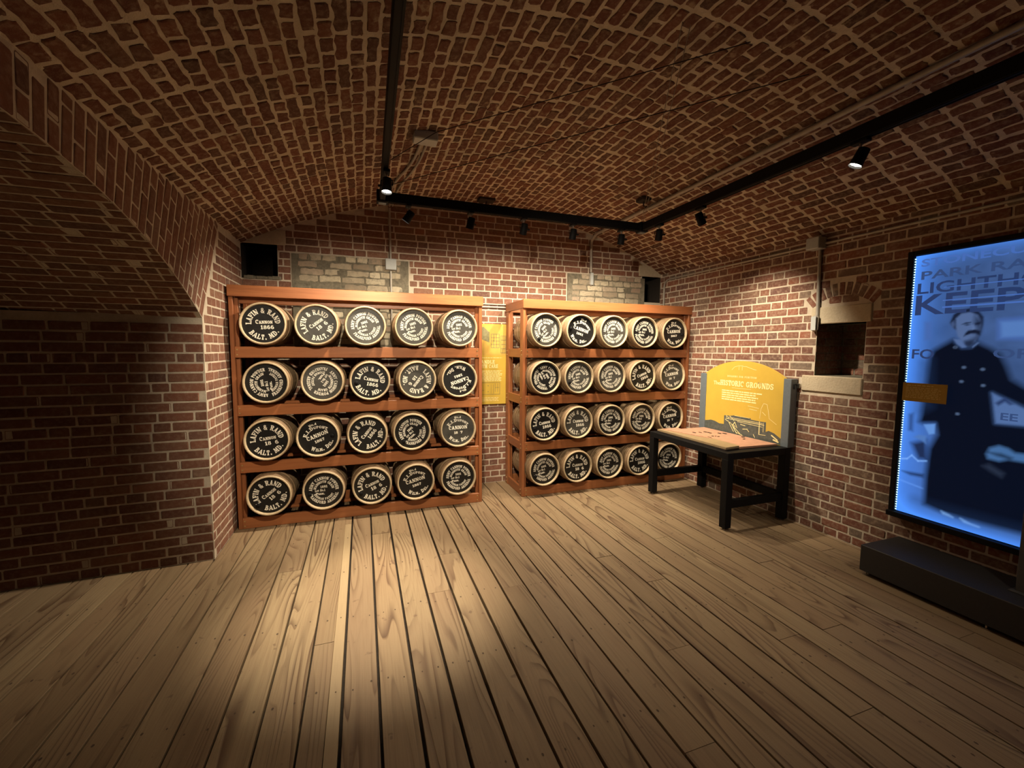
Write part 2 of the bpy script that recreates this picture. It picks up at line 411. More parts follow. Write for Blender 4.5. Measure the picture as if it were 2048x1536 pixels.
def arc_bot(text, h, ro, a0, a1, cx=0, cy=0, track=.16):
    P_, W = lay(text, track); out = []
    for q in P_:
        o = []
        for px, py in q:
            a = math.radians(a0 + (a1 - a0) * px / W); o.append((cx + (ro - py * h) * math.cos(a), cy + (ro - py * h) * math.sin(a)))
        out.append(o)
    return out
def flat(polys, fn, mb=None, n=(0, -1, 0)):
    mb = mb or MB()
    for i, q in enumerate(polys):      # strokes overlap: a hair's breadth of paint apart so that none shades another
        e = (i % 9) * 4e-5
        mb.add([tuple(c + k * e for c, k in zip(fn(a, b), n)) for a, b in q], [tuple(range(len(q)))])
    return mb

_txt = []
def sans(body, size, bold=.0):
    """outline of a sans-serif text as (verts2d, faces)"""
    cu = bpy.data.curves.new('t', 'FONT'); cu.body = body; cu.size = size; cu.offset = bold; cu.resolution_u = 3
    o = bpy.data.objects.new('t', cu); COL.objects.link(o)
    dg = bpy.context.evaluated_depsgraph_get(); me = bpy.data.meshes.new_from_object(o.evaluated_get(dg))
    v = [(q.co.x, q.co.y) for q in me.vertices]; f = [tuple(p.vertices) for p in me.polygons]
    bpy.data.objects.remove(o); bpy.data.meshes.remove(me); bpy.data.curves.remove(cu)
    return v, f

# ---------------------------------------------------------------- bricks
PITCH_B = .071
BS, BH, BT = .205, .098, .058
def brick_templates(L, Hh, k, rough):
    out = []
    for _ in range(k):
        c = random.uniform(.1, .22) if rough else random.uniform(.05, .12)
        j = .07 if rough else .018
        ring = []
        hx, hy = L / 2, Hh / 2; cc = c * Hh
        for sx, sy, order in ((1, -1, 0), (1, 1, 1), (-1, 1, 0), (-1, -1, 1)):
            a = (sx * (hx - cc), sy * hy); b = (sx * hx, sy * (hy - cc)); 
            mid = (sx * (hx - cc * .32), sy * (hy - cc * .32))
            seq = [a, mid, b] if order == 0 else [b, mid, a]
            ring += seq
        # ring runs counter-clockwise
        if rough:            # worn arrises: extra points along the edges
            r3 = []
            for i in range(12):
                (xa, ya), (xb, yb) = ring[i], ring[(i + 1) % 12]; r3.append((xa, ya))
                dl = math.hypot(xb - xa, yb - ya)
                for q in range(1, int(dl / .045) + 1):
                    u = q / (int(dl / .045) + 1); r3.append((xa + (xb - xa) * u, ya + (yb - ya) * u))
            ring = r3
        ring2 = [(x + random.uniform(-j, j) * Hh * 1.5, y + random.uniform(-j, j) * Hh * 1.3) for x, y in ring]
        n = len(ring2)
        ins = .004 if not rough else .006
        def inset(x, y, d): return (x - math.copysign(min(d, abs(x)), x), y - math.copysign(min(d, abs(y)), y))
        hz = random.uniform(.0012, .0038) if not rough else random.uniform(.0015, .006)
        tilt = random.uniform(-.0022, .0022)
        v = [(x, y, -.012) for x, y in ring2]
        v += [(x, y, hz * .55) for x, y in ring2]
        v += [(*inset(x, y, ins), hz + tilt * (1 if x > 0 else -1)) for x, y in ring2]
        f = [(i, (i + 1) % n, n + (i + 1) % n, n + i) for i in range(n)] + [(n + i, n + (i + 1) % n, 2 * n + (i + 1) % n, 2 * n + i) for i in range(n)]
        f.append(tuple(range(2 * n, 3 * n)))
        out.append((np.array(v), f))
    return out

def sub_intervals(base, cuts):
    res = [base]
    for a, b in cuts:
        nxt = []
        for p, q in res:
            if b <= p or a >= q: nxt.append((p, q)); continue
            if a > p: nxt.append((p, a))
            if b < q: nxt.append((b, q))
        res = nxt
    return res
def course_bricks(ia, ib, cuts, bond, row, rng, joint=.013):
    """(centre, length) of the bricks of one course from ia to ib without the cut intervals"""
    S, H_ = BS, BH
    seq = []; x = ia - 1.0
    if bond == 'flemish': x += (0 if row % 2 else (S + H_) / 2 + joint) ; pat = [S, H_]
    elif bond == 'english': x += (0 if row % 2 else S * .25); pat = [S] if row % 2 else [H_]
    else: x += (row % 2) * (S + joint) / 2 + rng.uniform(-.03, .03); pat = None
    out = []; i = 0
    segs = sub_intervals((ia, ib), cuts)
    while x < ib:
        if pat: L = pat[i % len(pat)]
        else:
            u = rng.random(); L = H_ if (u < .16 or (row % 7 == 0 and u < .85)) else S
        L *= rng.uniform(.97, 1.03); i += 1
        for p, q in segs:
            a, b = max(x, p + joint * .3), min(x + L, q - joint * .3)
            if b - a > .03: out.append(((a + b) / 2, b - a))
        x += L + joint
    return out

def build_bricks(root, mat, frames, rough=False, singles=300, seen=None):
    """frames: list of (centre, U, V, N, length, height). The SINGLES largest in view are objects, the rest one mesh."""
    tS, tH = brick_templates(BS, BT, 12, rough), brick_templates(BH, BT, 12, rough)
    meS, meH = [], []
    def to_mesh(t):
        me = bpy.data.meshes.new('brick'); me.from_pydata([tuple(v) for v in t[0]], [], t[1]); me.materials.append(mat); return me
    Cn = np.array([f[0] for f in frames]); N = np.array([f[3] for f in frames])
    d = Cn - EYE; z = d @ CF; zz = np.maximum(z, .05)
    px = CAM_F * (d @ CR) / zz + 1024; py = CAM_F * (d @ CD) / zz + 768
    dist = np.linalg.norm(d, axis=1)
    area = np.array([f[4] * f[5] for f in frames]) * np.abs((d * N).sum(1)) / dist / zz ** 2
    ok = (z > .05) & (px > 5) & (px < 2043) & (py > 5) & (py < 1531)
    if seen is not None: ok &= np.array([seen(c) for c in Cn])
    score = np.where(ok, area, -1)
    order = np.argsort(-score)
    pick = set(int(i) for i in order[:singles] if score[i] > 0)
    vv, ff, rr, base = [], [], [], 0
    for i, (c, U, V, Nn, L, h) in enumerate(frames):
        big = L > .15
        t = random.randrange(12); flip = random.choice((1, -1))
        tpl = (tS if big else tH)[t]
        sx, sy = L / (BS if big else BH), h / BT
        ro = random.gauss(0, .013 if rough else .006); U, V = U * math.cos(ro) + V * math.sin(ro), V * math.cos(ro) - U * math.sin(ro)
        if i in pick:
            bank = meS if big else meH
            if not bank: bank.extend(to_mesh(q) for q in (tS if big else tH))
            o = bpy.data.objects.new('brick', bank[t]); COL.objects.link(o); o.parent = root
            mw = Matrix.Identity(4)
            for k in range(3):
                mw[k][0], mw[k][1], mw[k][2], mw[k][3] = U[k] * sx * flip, V[k] * sy * flip, Nn[k], c[k]
            o.matrix_world = mw
        else:
            v = tpl[0] * np.array([sx * flip, sy * flip, 1.0])
            w = c + v[:, :1] * U + v[:, 1:2] * V + v[:, 2:] * Nn
            vv.append(w); ff += [tuple(k + base for k in q) for q in tpl[1]]; base += len(w)
            rr.append(np.full(len(w), random.random()))
    if vv:
        me = bpy.data.meshes.new('brick_courses')
        me.from_pydata(np.concatenate(vv).tolist(), [], ff); me.materials.append(mat)
        at = me.attributes.new('rnd', 'FLOAT', 'POINT'); at.data.foreach_set('value', np.concatenate(rr).astype(np.float32))
        link('brick_courses', me, root, kind='stuff')

def grid_plane(fn, us, vs_, hole, name, mat, parent=None, **props):
    mb = MB(); nu = len(us); vid = {}
    for i, u in enumerate(us):
        for j, v in enumerate(vs_):
            vid[i, j] = len(mb.v); mb.v.append(tuple(fn(u, v)))
    for i in range(nu - 1):
        for j in range(len(vs_) - 1):
            if hole and hole((us[i] + us[i + 1]) / 2, (vs_[j] + vs_[j + 1]) / 2): continue
            mb.f.append((vid[i, j], vid[i + 1, j], vid[i + 1, j + 1], vid[i, j + 1])); mb.sm.append(False)
    return mb.obj(name, mat, parent, **props)

XL, XR, YB, YF = -1.09, 3.80, 4.82, -1.6
ZS = 2.608                                    # springing of the vault
XC, RV, ZC = 1.355, 5.13, -1.90               # vault axis, radius, centre height
AY, AZ, AR = 1.7, -1.369, 3.745               # side arch centre (y, z), radius
def vault_z(x): return ZC + math.sqrt(RV ** 2 - (x - XC) ** 2)
A = lambda *p: np.array(p, float)
rng = random.Random(3)

# ---- back wall ------------------------------------------------------------
NL = (XL, -.775, 2.28, 2.615)     # corner vents in the back wall x0, x1, z0, z1
NR = (3.505, XR, 2.24, 2.575)
PL = (-.60, .45, 1.55, 2.53)      # pale infill
PR = (2.46, 3.50, 1.55, 2.53)
def in_r(x, z, r): return r[0] < x < r[1] and r[2] < z < r[3]
wb = grid_plane(lambda u, v: (u, YB, v), [XL, NL[1], NR[0], XR], [0, NR[2], NL[2], NR[3], NL[3], 3.4],
                lambda x, z: in_r(x, z, NL) or in_r(x, z, NR), 'wall_back', M['mortar'], kind='structure')
fr, fp = [], []
for row in range(48):
    v = .036 + row * PITCH_B + rng.uniform(-.002, .002)
    if v > 3.25: break
    lim = RV ** 2 - (v + .03 - ZC) ** 2
    if lim < 0: continue
    half = min(math.sqrt(lim), 2.445)
    ia, ib = XC - half, XC + half
    cuts = []
    for r, g in ((NL, 0), (NR, 0)):
        if r[2] - .02 < v < r[3] + .12: cuts.append((r[0] - .01, r[1] + (.0 if r is NR else .0)))
    if 2.6 < v < 2.75: cuts += [(XL - .1, -.70), (3.45, XR + .1)]
    for r in (PL, PR):
        if r[2] < v < r[3]:
            cuts.append((r[0] - .06, r[1] + .05))
            for c, L in course_bricks(r[0] + rng.uniform(0, .03), r[1] - rng.uniform(0, .05), [], 'common', row, rng, .014):
                if rng.random() < .93: fp.append((A(c, YB - .012, v + rng.uniform(-.003, .003)), A(1, 0, 0), A(0, 0, 1), A(0, -1, 0), L, BT * rng.uniform(.92, 1.02)))
    for c, L in course_bricks(ia, ib, cuts, 'flemish', row, rng):
        fr.append((A(c, YB, v), A(1, 0, 0), A(0, 0, 1), A(0, -1, 0), L, BT))
seen_b = lambda c: c[2] > 2.12 or 1.17 < c[0] < 1.6 or c[2] > 1.9
build_bricks(wb, M['brick'], fr, seen=seen_b)
for r in (PL, PR):   # grey bedding of the infill
    mb = MB().box(r[0] - .05, r[1] + .04, YB - .013, YB + .02, r[2], r[3] + .015)
    o = mb.obj('infill', M['mortar_grey'], wb)
    build_bricks(o, M['brick_pale'], [f for f in fp if r[0] - .1 < f[0][0] < r[1] + .1], True, seen=lambda c: c[2] > 1.55)
for r, nm in ((NL, 'l'), (NR, 'r')):   # the reveals of the corner vents
    mb = MB(); d = .45; x0, x1, z0, z1 = r
    mb.add([(x0, YB, z0), (x1, YB, z0), (x1, YB, z1), (x0, YB, z1), (x0, YB + d, z0), (x1, YB + d, z0), (x1, YB + d, z1), (x0, YB + d, z1)],
           [(0, 1, 5, 4), (1, 2, 6, 5), (2, 3, 7, 6), (3, 0, 4, 7), (4, 5, 6, 7)])
    mb.obj('vent_reveal', M['gap'], wb)
MB().box(XL, -.70, YB - .012, YB + .2, 2.615, 2.76, .006).obj('lintel', M['stone'], wb)
MB().box(3.45, XR, YB - .012, YB + .2, 2.575, 2.735, .006).obj('lintel', M['stone'], wb)
mb = MB()
for k in range(9):   # crumbled mortar on the sill of the corner vent
    x = -1.05 + .035 * k + rng.uniform(-.01, .01); s_ = rng.uniform(.018, .034)
    mb.add([(x + s_ * math.cos(a) * 1.2, YB + .01 + s_ * math.sin(a), 2.275 + (s_ if rr_ else 0)) for rr_ in (0, 1) for a in (0.3, 1.6, 2.9, 4.1, 5.2)],
           [(0, 1, 6, 5), (1, 2, 7, 6), (2, 3, 8, 7), (3, 4, 9, 8), (4, 0, 5, 9), (5, 6, 7, 8, 9)])
mb.obj('crumbled_mortar', M['mortar_grey'], wb, kind='stuff')

# ---- right wall -----------------------------------------------------------
W1 = (2.290, 2.680, 1.388, 1.84)  # niche window: y0, y1, z0, z1
wr = grid_plane(lambda u, v: (XR, u, v), [YB, W1[1], W1[0], YF], [0, W1[2], W1[3], 2.75], lambda y, z: W1[0] < y < W1[1] and W1[2] < z < W1[3], 'wall_right', M['mortar'], kind='structure')
ACY, ACZ, ARI, ARO = 2.49, 1.985 + .09 - .352, .352, .455
fr = []
for row in range(37):
    v = .04 + row * PITCH_B * 1.005 + rng.uniform(-.002, .002)
    if v > 2.62: break
    cuts = []
    if W1[2] < v < W1[3]: cuts.append((W1[0], W1[1]))
    if 1.25 < v < 1.385: cuts.append((2.283, 2.786))
    if 1.835 < v < 1.99: cuts.append((2.250, 2.735))
    if v + .03 > 1.985:      # bricks stop at the relieving arch
        for rad, grow in ((ARO, .012),):
            q = (rad + grow) ** 2 - (v - ACZ) ** 2
            if q > 0 and v < ACZ + rad + .03:
                w = min(math.sqrt(q), .285); cuts.append((ACY - w, ACY + w))
    cuts_u = [(YB - b, YB - a) for a, b in cuts]
    for c, L in course_bricks(0, YB - .3, cuts_u, 'flemish' if row % 5 else 'common', row, rng):
        fr.append((A(XR, YB - c, v), A(0, -1, 0), A(0, 0, 1), A(-1, 0, 0), L, BT))
    q = (ARI - .008) ** 2 - (v - ACZ) ** 2      # tympanum under the arch
    if v - .03 > 1.97 and q > 0:
        w = min(math.sqrt(q), .235)
        for c, L in course_bricks(YB - ACY - w, YB - ACY + w, [], 'flemish', row, rng):
            fr.append((A(XR, YB - c, v), A(0, -1, 0), A(0, 0, 1), A(-1, 0, 0), L, BT))
build_bricks(wr, M['brick_right'], fr, seen=lambda c: not (c[1] < 2.0 and .45 < c[2] < 2.27) and not (2.95 < c[1] < 3.8 and .75 < c[2] < 1.33))
# window_1: blind opening with stone lintel, sill and relieving arch
y0, y1, z0, z1 = W1; d = .34
win = link('window_1', MB().add([(XR, y1, z0), (XR, y0, z0), (XR, y0, z1), (XR, y1, z1), (XR + d, y1, z0), (XR + d, y0, z0), (XR + d, y0, z1), (XR + d, y1, z1)],
    [(0, 1, 5, 4), (1, 2, 6, 5), (2, 3, 7, 6), (3, 0, 4, 7), (4, 5, 6, 7)]).mesh('window_1', M['mortar_grey']), kind='structure')
fr = []
for row in range(7):
    v = z0 + .035 + row * .0655
    for c, L in course_bricks(0, y1 - y0, [], 'flemish', row, rng, .01):
        fr.append((A(XR + d, y1 - c, v), A(0, -1, 0), A(0, 0, 1), A(-1, 0, 0), L, BT))
    for c, L in course_bricks(0, d, [], 'flemish', row, rng, .01):
        fr.append((A(XR + c, y1, v), A(1, 0, 0), A(0, 0, 1), A(0, -1, 0), L, BT))
        fr.append((A(XR + c, y0, v), A(-1, 0, 0), A(0, 0, 1), A(0, 1, 0), L, BT))
for k in range(11):
    th = math.radians(-43 + 86 * (k + .5) / 11)
    rm = (ARI + ARO) / 2
    fr.append((A(XR, ACY - rm * math.sin(th), ACZ + rm * math.cos(th)), A(0, -math.sin(th), math.cos(th)), A(0, -math.cos(th), -math.sin(th)), A(-1, 0, 0), ARO - ARI, .041))
# keep U x V = N
fr = [(c, U, (np.cross(N_, U)), N_, L, h) for c, U, V, N_, L, h in fr]
build_bricks(win, M['brick_right'], fr)
MB().box(XR - .012, XR + .2, 2.252, 2.733, 1.84, 1.985, .006).obj('lintel', M['stone'], win)
MB().box(XR - .014, XR + .3, 2.285, 2.785, 1.245, 1.386, .006).obj('sill', M['stone'], win)

# ---- left wall with the big segmental arch ---------------------------------
mb = MB()
ths = [math.asin((3.672 - AY) / AR) * (1 - 2 * i / 44) for i in range(45)]
low = [(AY + AR * math.sin(t), AZ + AR * math.cos(t)) for t in ths]
v = []
for y, z in low: v += [(XL, y, z), (XL, y, 2.66)]
mb.add(v, [(2 * i, 2 * i + 1, 2 * i + 3, 2 * i + 2) for i in range(44)])
mb.add([(XL, 3.672, 0), (XL, YB, 0), (XL, YB, 2.66), (XL, 3.672, 2.66)], [(0, 1, 2, 3)])
yl = low[-1][0]
mb.add([(XL, YF, 0), (XL, yl, 0), (XL, yl, 2.66), (XL, YF, 2.66)], [(0, 1, 2, 3)])
wl = mb.obj('wall_left', M['mortar'], kind='structure')
fr = []
th0 = ths[0]
dth = PITCH_B / AR * 1.06
k = 0
while True:
    th = th0 - dth * (k + .5)
    if AY + AR * math.sin(th) < .6: break
    rmax = (ZS - AZ) / math.cos(th)
    r = AR + .004; i = k % 2
    while r < rmax - .03:
        L = (BH if i == 1 and r < AR + .05 else BS) * rng.uniform(.95, 1.05)
        L2 = min(L, rmax - r - .008)
        if L2 > .03:
            rm = r + L2 / 2
            fr.append((A(XL, AY + rm * math.sin(th), AZ + rm * math.cos(th)), A(0, math.sin(th), math.cos(th)), A(0, -math.cos(th), math.sin(th)), A(1, 0, 0), L2, BT * 1.03 * rm / AR))
        r += L + .013
    k += 1
for row in range(37):
    v = .036 + row * PITCH_B
    if v > 2.58: break
    ia = 3.676 if v < 1.8 else 3.672 + (v - 1.816) * .62 + .035
    for c, L in course_bricks(ia, YB, [], 'flemish', row, rng):
        fr.append((A(XL, c, v), A(0, 1, 0), A(0, 0, 1), A(1, 0, 0), L, BT))
build_bricks(wl, M['brick'], fr)
# far jamb of the arch
JU = A(1.21, .062, 0); JU /= np.linalg.norm(JU); JN = A(JU[1], -JU[0], 0); JO = A(XL, 3.672, 0)
wp = MB().add([tuple(JO - JU * 3.2), tuple(JO), tuple(JO + A(0, 0, 1.83)), tuple(JO - JU * 3.2 + A(0, 0, 1.83))], [(0, 1, 2, 3)]).obj('wall_passage', M['mortar'], kind='structure')
fr = []
for row in range(26):
    v = .036 + row * PITCH_B
    if v > 1.81: break
    for c, L in course_bricks(-2.6, 0, [], 'common', row, rng):
        fr.append((JO + JU * c + A(0, 0, v), JU, A(0, 0, 1), JN, L, BT))
build_bricks(wp, M['brick'], fr)
# soffit of the arch
mb = MB()
v = []
for y, z in low: v += [(XL, y, z), (-4.3, y, z)]
mb.add(v, [(2 * i, 2 * i + 2, 2 * i + 3, 2 * i + 1) for i in range(44)])
cp_ = mb.obj('ceiling_passage', M['mortar'], kind='structure')
fr = []; k = 0
while True:
    th = th0 - dth / 1.06 * (k + .5)
    if AY + AR * math.sin(th) < .9: break
    for c, L in course_bricks(-3.0, XL, [], 'common', k, rng):
        fr.append((A(c, AY + AR * math.sin(th), AZ + AR * math.cos(th)), A(1, 0, 0), A(0, -math.cos(th), math.sin(th)), A(0, -math.sin(th), -math.cos(th)), L, BT))
    k += 1
build_bricks(cp_, M['brick'], fr)
# unseen closures behind and beside the camera
MB().add([(-4.3, YF, 0), (-4.3, 3.8, 0), (-4.3, 3.8, 3), (-4.3, YF, 3)], [(0, 1, 2, 3)]).obj('wall_passage_end', M['brick'], kind='structure')
MB().add([(XL, YF, 0), (XR, YF, 0), (XR, YF, 3.4), (XL, YF, 3.4)], [(3, 2, 1, 0)]).obj('wall_front', M['brick'], kind='structure')
MB().add([(-4.3, low[-1][0], 0), (XL, low[-1][0], 0), (XL, low[-1][0], 2), (-4.3, low[-1][0], 2)], [(3, 2, 1, 0)]).obj('wall_passage_near', M['brick'], kind='structure')

# ---- vault ----------------------------------------------------------------
phi0 = math.asin((XR - XC) / RV)
mb = MB(); n = 48; v = []
for i in range(n + 1):
    p = -phi0 + 2 * phi0 * i / n
    x, z = XC + RV * math.sin(p), ZC + RV * math.cos(p)
    v += [(x, YF, z), (x, YB + .01, z)]
mb.add(v, [(2 * i, 2 * i + 2, 2 * i + 3, 2 * i + 1) for i in range(n)], True)
ce = mb.obj('ceiling', M['mortar_ceiling'], kind='structure')
fr = []
nrow = int(2 * phi0 * RV / PITCH_B)
for row in range(nrow):
    p = -phi0 + 2 * phi0 * (row + .5) / nrow
    s_, c_ = math.sin(p), math.cos(p)
    for c, L in course_bricks(.35, YB, [], 'english', row, rng, .015):
        hh = BT * rng.uniform(.86, 1.06)
        q = p + rng.uniform(-.0007, .0007); s_, c_ = math.sin(q), math.cos(q); c += rng.uniform(-.006, .006)
        fr.append((A(XC + RV * s_, c, ZC + RV * c_), A(0, 1, 0), A(c_, 0, -s_), A(-s_, 0, -c_), L * rng.uniform(.84, 1.02), hh))
build_bricks(ce, M['brick_ceiling'], fr, True)

# ---- floor ----------------------------------------------------------------
fl = MB().add([(-4.3, YF, -.035), (XR, YF, -.035), (XR, YB, -.035), (-4.3, YB, -.035)], [(0, 1, 2, 3)]).obj('floor', M['gap'], kind='structure')
joints = {}
def plank(xa, xb, ya, yb, mat='plank'):
    w = xb - xa; z = rng.uniform(-.0012, .0012); e = .0015
    mb = MB()
    prof = [(xa, -.034), (xa, -e), (xa + e, 0), (xb - e, 0), (xb, -e), (xb, -.034)]
    ns = max(2, int((yb - ya) / .6)); v = []
    w1, w2 = rng.uniform(-.0012, .0012), rng.uniform(-.0012, .0012)
    for i in range(ns + 1):
        y = ya + (yb - ya) * i / ns; b1, b2 = rng.uniform(-.0012, .0012), rng.uniform(-.0012, .0012)
        for j, (px, pz) in enumerate(prof): v.append((px + (b1 if j < 3 else b2), y, pz + z))
    f = [(i * 6 + j, i * 6 + j + 1, i * 6 + 6 + j + 1, i * 6 + 6 + j) for i in range(ns) for j in range(5)]
    f = [q[::-1] for q in f]
    f += [tuple(range(6)), tuple(range(ns * 6, ns * 6 + 6))[::-1]]
    mb.add(v, f); o = mb.obj('plank', M[mat], fl)
    nb = MB()
    for q in range(-3, 9):
        y = .30 + .575 * q + rng.uniform(-.02, .02)
        if not ya + .03 < y < yb - .03 or y < .6: continue
        for x in ((xa + .035, xb - .035) if w > .1 else ((xa + xb) / 2,)):
            x += rng.uniform(-.008, .008); r_ = rng.uniform(.0035, .006); yy = y + rng.uniform(-.02, .02)
            nb.add([(x + r_ * math.cos(a), yy + 1.5 * r_ * math.sin(a), z + .0006) for a in (0, 1.05, 2.1, 3.14, 4.2, 5.25)], [(0, 1, 2, 3, 4, 5)])
    if nb.v: nb.obj('nail_heads', M['nail'], o, kind='stuff')
KJ = {11: [2.35], 9: [1.75], 12: [1.15], 14: [2.9], 15: [1.6, 3.9], 7: [1.25], 5: [2.6], 3: [3.2], -2: [2.4], -4: [3.3], -6: [1.5], 17: [2.3], 19: [1.3], 0: [3.75], 1: [3.7]}
for k in range(-27, 25):
    xa, xb = .041 + .162 * k, .041 + .162 * (k + 1)
    if xa > XR - .02: break
    g = .0095 if xa < -.15 else (.0135 if xa < 1.0 else .010)
    g2 = .0095 if xb < -.15 else (.0135 if xb < 1.0 else .010)
    g *= rng.uniform(.75, 1.15)
    xa_, xb_ = xa + g / 2, min(xb - g2 / 2, XR)
    ends = [YF] + KJ.get(k, [rng.uniform(.5, 3.6)] if rng.random() < .3 else []) + [YB if xb > XL else 3.70]
    if k == -2:      # narrow pale strip let in beside the gap
        plank(xb_ - .052, xb_, 1.62, 4.05, 'pale_strip'); plank(xb_ - .052, xb_, YF, 1.617); plank(xb_ - .052, xb_, 4.053, YB); xb_ -= .0535
    for a, b in zip(ends[:-1], ends[1:]): plank(xa_, xb_, a + .0012, b - .0012)

# ---------------------------------------------------------------- racks
RY0, RY1 = 4.22, 4.785
TIER = [1.612, 1.105, .600, .097]             # tops of the four rails
ROWZ = [1.808, 1.304, .803, .3085]           # barrel axes
def make_rack(x0, x1, label):
    t = thing('barrel_rack', label, 'rack', ((x0 + x1) / 2, (RY0 + RY1) / 2, 0), 'redwood barrel racks')
    def P(name, mat, x0_, x1_, y0_, y1_, z0_, z1_, bev=.003):
        cx, cy, cz = t.location
        return MB().box(x0_ - cx, x1_ - cx, y0_ - cy, y1_ - cy, z0_ - cz, z1_ - cz, bev).obj(name, M[mat], t)
    def bolts(o, pts):
        cx, cy, cz = t.location
        for (x, y, z, nx, ny) in pts:
            mb = MB(); mb.tube([(x - cx, y - cy, z - cz), (x - cx + nx * .006, y - cy + ny * .006, z - cz)], .0065, 8)
            mb.obj('bolt', M['brass'], o)
    pw = .032
    for a, b in ((x0, x0 + pw), (x1 - pw, x1)):
        P('post', 'red_z', a, b, RY0, RY0 + .09, 0, 2.036)
        P('post', 'red_z', a, b, RY1 - .09, RY1, 0, 2.036)
        for zt in TIER:
            o = P('side_rail', 'red_y', a + .003, b - .003, RY0 + .09, RY1 - .09, zt - .096, zt)
            if a > 1.5 and a < 1.7: bolts(o, [(a, y, z, -1, 0) for y in (RY0 + .045, RY1 - .045) for z in (zt - .026, zt - .07)])
        sx = -1 if a == x0 else 1; xf = a if a == x0 else b
    # cleats that carry the rails, just inside the posts
        xa, xb = (b, b + .03) if a == x0 else (a - .03, a)
        P('cleat', 'red_z', xa, xb, RY0 + .035, RY0 + .075, 0, 2.03)
        P('cleat', 'red_z', xa, xb, RY1 - .075, RY1 - .035, 0, 2.03)
    for zt in TIER:
        o = P('front_rail', 'red_x', x0 + pw, x1 - pw, RY0 + .001, RY0 + .034, zt - .096, zt)
        bolts(o, [(x, RY0 + .002, z, 0, -1) for x in (x0 + pw + .018, x1 - pw - .018) for z in (zt - .026, zt - .07)])
        P('rear_rail', 'red_x', x0 + pw, x1 - pw, RY1 - .034, RY1 - .001, zt - .096, zt)
        P('cradle_slat', 'red_x', x0 + pw, x1 - pw, 4.385, 4.435, ROWZ[TIER.index(zt)] - .215, ROWZ[TIER.index(zt)] - .1905)
    P('top_fascia', 'red_x', x0 - .004, x1 + .008, RY0 - .016, RY0 + .012, 2.036, 2.132)
    P('top_fascia', 'red_x', x0 - .004, x1 + .008, RY1 - .016, RY1 + .004, 2.036, 2.132)
    P('top_side', 'red_y', x0 - .002, x0 + .026, RY0 + .012, RY1 - .012, 2.036, 2.130)
    P('top_side', 'red_y', x1 - .022, x1 + .006, RY0 + .012, RY1 - .012, 2.036, 2.130)
    P('inner_top_rail', 'red_x', x0 + pw, x1 - pw, RY0 + .078, RY0 + .11, 1.985, 2.06)
    return t
make_rack(-1.063, 1.155, 'redwood barrel rack standing beside the brick arch, four tiers of five barrels')
make_rack(1.602, 3.79, 'redwood barrel rack in the corner behind the map table, four tiers of five barrels')

# ---------------------------------------------------------------- barrels
BL = .555
def barrel_mesh():
    prof = [(.012, .1765)]
    for i in range(1, 10):
        y = BL * i / 10; prof.append((y, .1755 + .0145 * math.sin(PI * i / 10)))
    prof += [(BL - .003, .1755), (BL, .1735), (BL, .167), (BL - .002, .1645), (BL - .03, .1615)]
    return MB().lathe_y(prof, 36, False, .0012).mesh('staves', M['oak'])
def hoop_mesh(y, w):
    def rad(yy): return .1755 + .0145 * math.sin(PI * min(max(yy / BL, 0), 1))
    prof = [(y, rad(y) - .002), (y, rad(y) + .0026), (y + w * .5, rad(y + w / 2) + .0042), (y + w, rad(y + w) + .0026), (y + w, rad(y + w) - .002)]
    return MB().lathe_y(prof, 36).mesh('hoop', M['hoop'])
ME_ST = barrel_mesh()
ME_CH = MB().lathe_y([(.030, .1615), (.002, .1645), (0.0, .167), (0.0, .1745), (.003, .1775), (.0125, .1785), (.0125, .176)], 36).mesh('chime', M['chime'])
ME_HOOP = [hoop_mesh(y, .024) for y in (.014, .040, .066, .13, BL - .154, BL - .088, BL - .06, BL - .032)]
ME_HEAD = MB()
ME_HEAD.add([(0, .027, 0)] + [(0.1635 * math.sin(2 * PI * k / 36), .027, 0.1635 * math.cos(2 * PI * k / 36)) for k in range(36)], [(0, 1 + k, 1 + (k + 1) % 36) for k in range(36)])
for xs in (-.10, -.035, .03, .095):   # board joints of the head, raised edges
    h = math.sqrt(.1625 ** 2 - xs ** 2)
    ME_HEAD.box(xs - .0008, xs + .0008, .0262, .0272, -h, h)
ME_HEAD = ME_HEAD.mesh('head', M['black_head'])
ME_GREY_HEAD = ME_HEAD.copy(); ME_GREY_HEAD.materials[0] = M['grey_head']
ME_REAR = MB().add([(0, BL - .027, 0)] + [(0.1635 * math.sin(2 * PI * k / 36), BL - .027, 0.1635 * math.cos(2 * PI * k / 36)) for k in range(36)], [(0, 1 + (k + 1) % 36, 1 + k) for k in range(36)]).mesh('rear_head', M['oak'])
ME_BUNG = MB().lathe_y([(.027, .017), (.012, .0165), (.010, .015), (.010, .0)], 14).mesh('bung', M['black_metal'])
fA = lambda a, b: (a, 0, b)
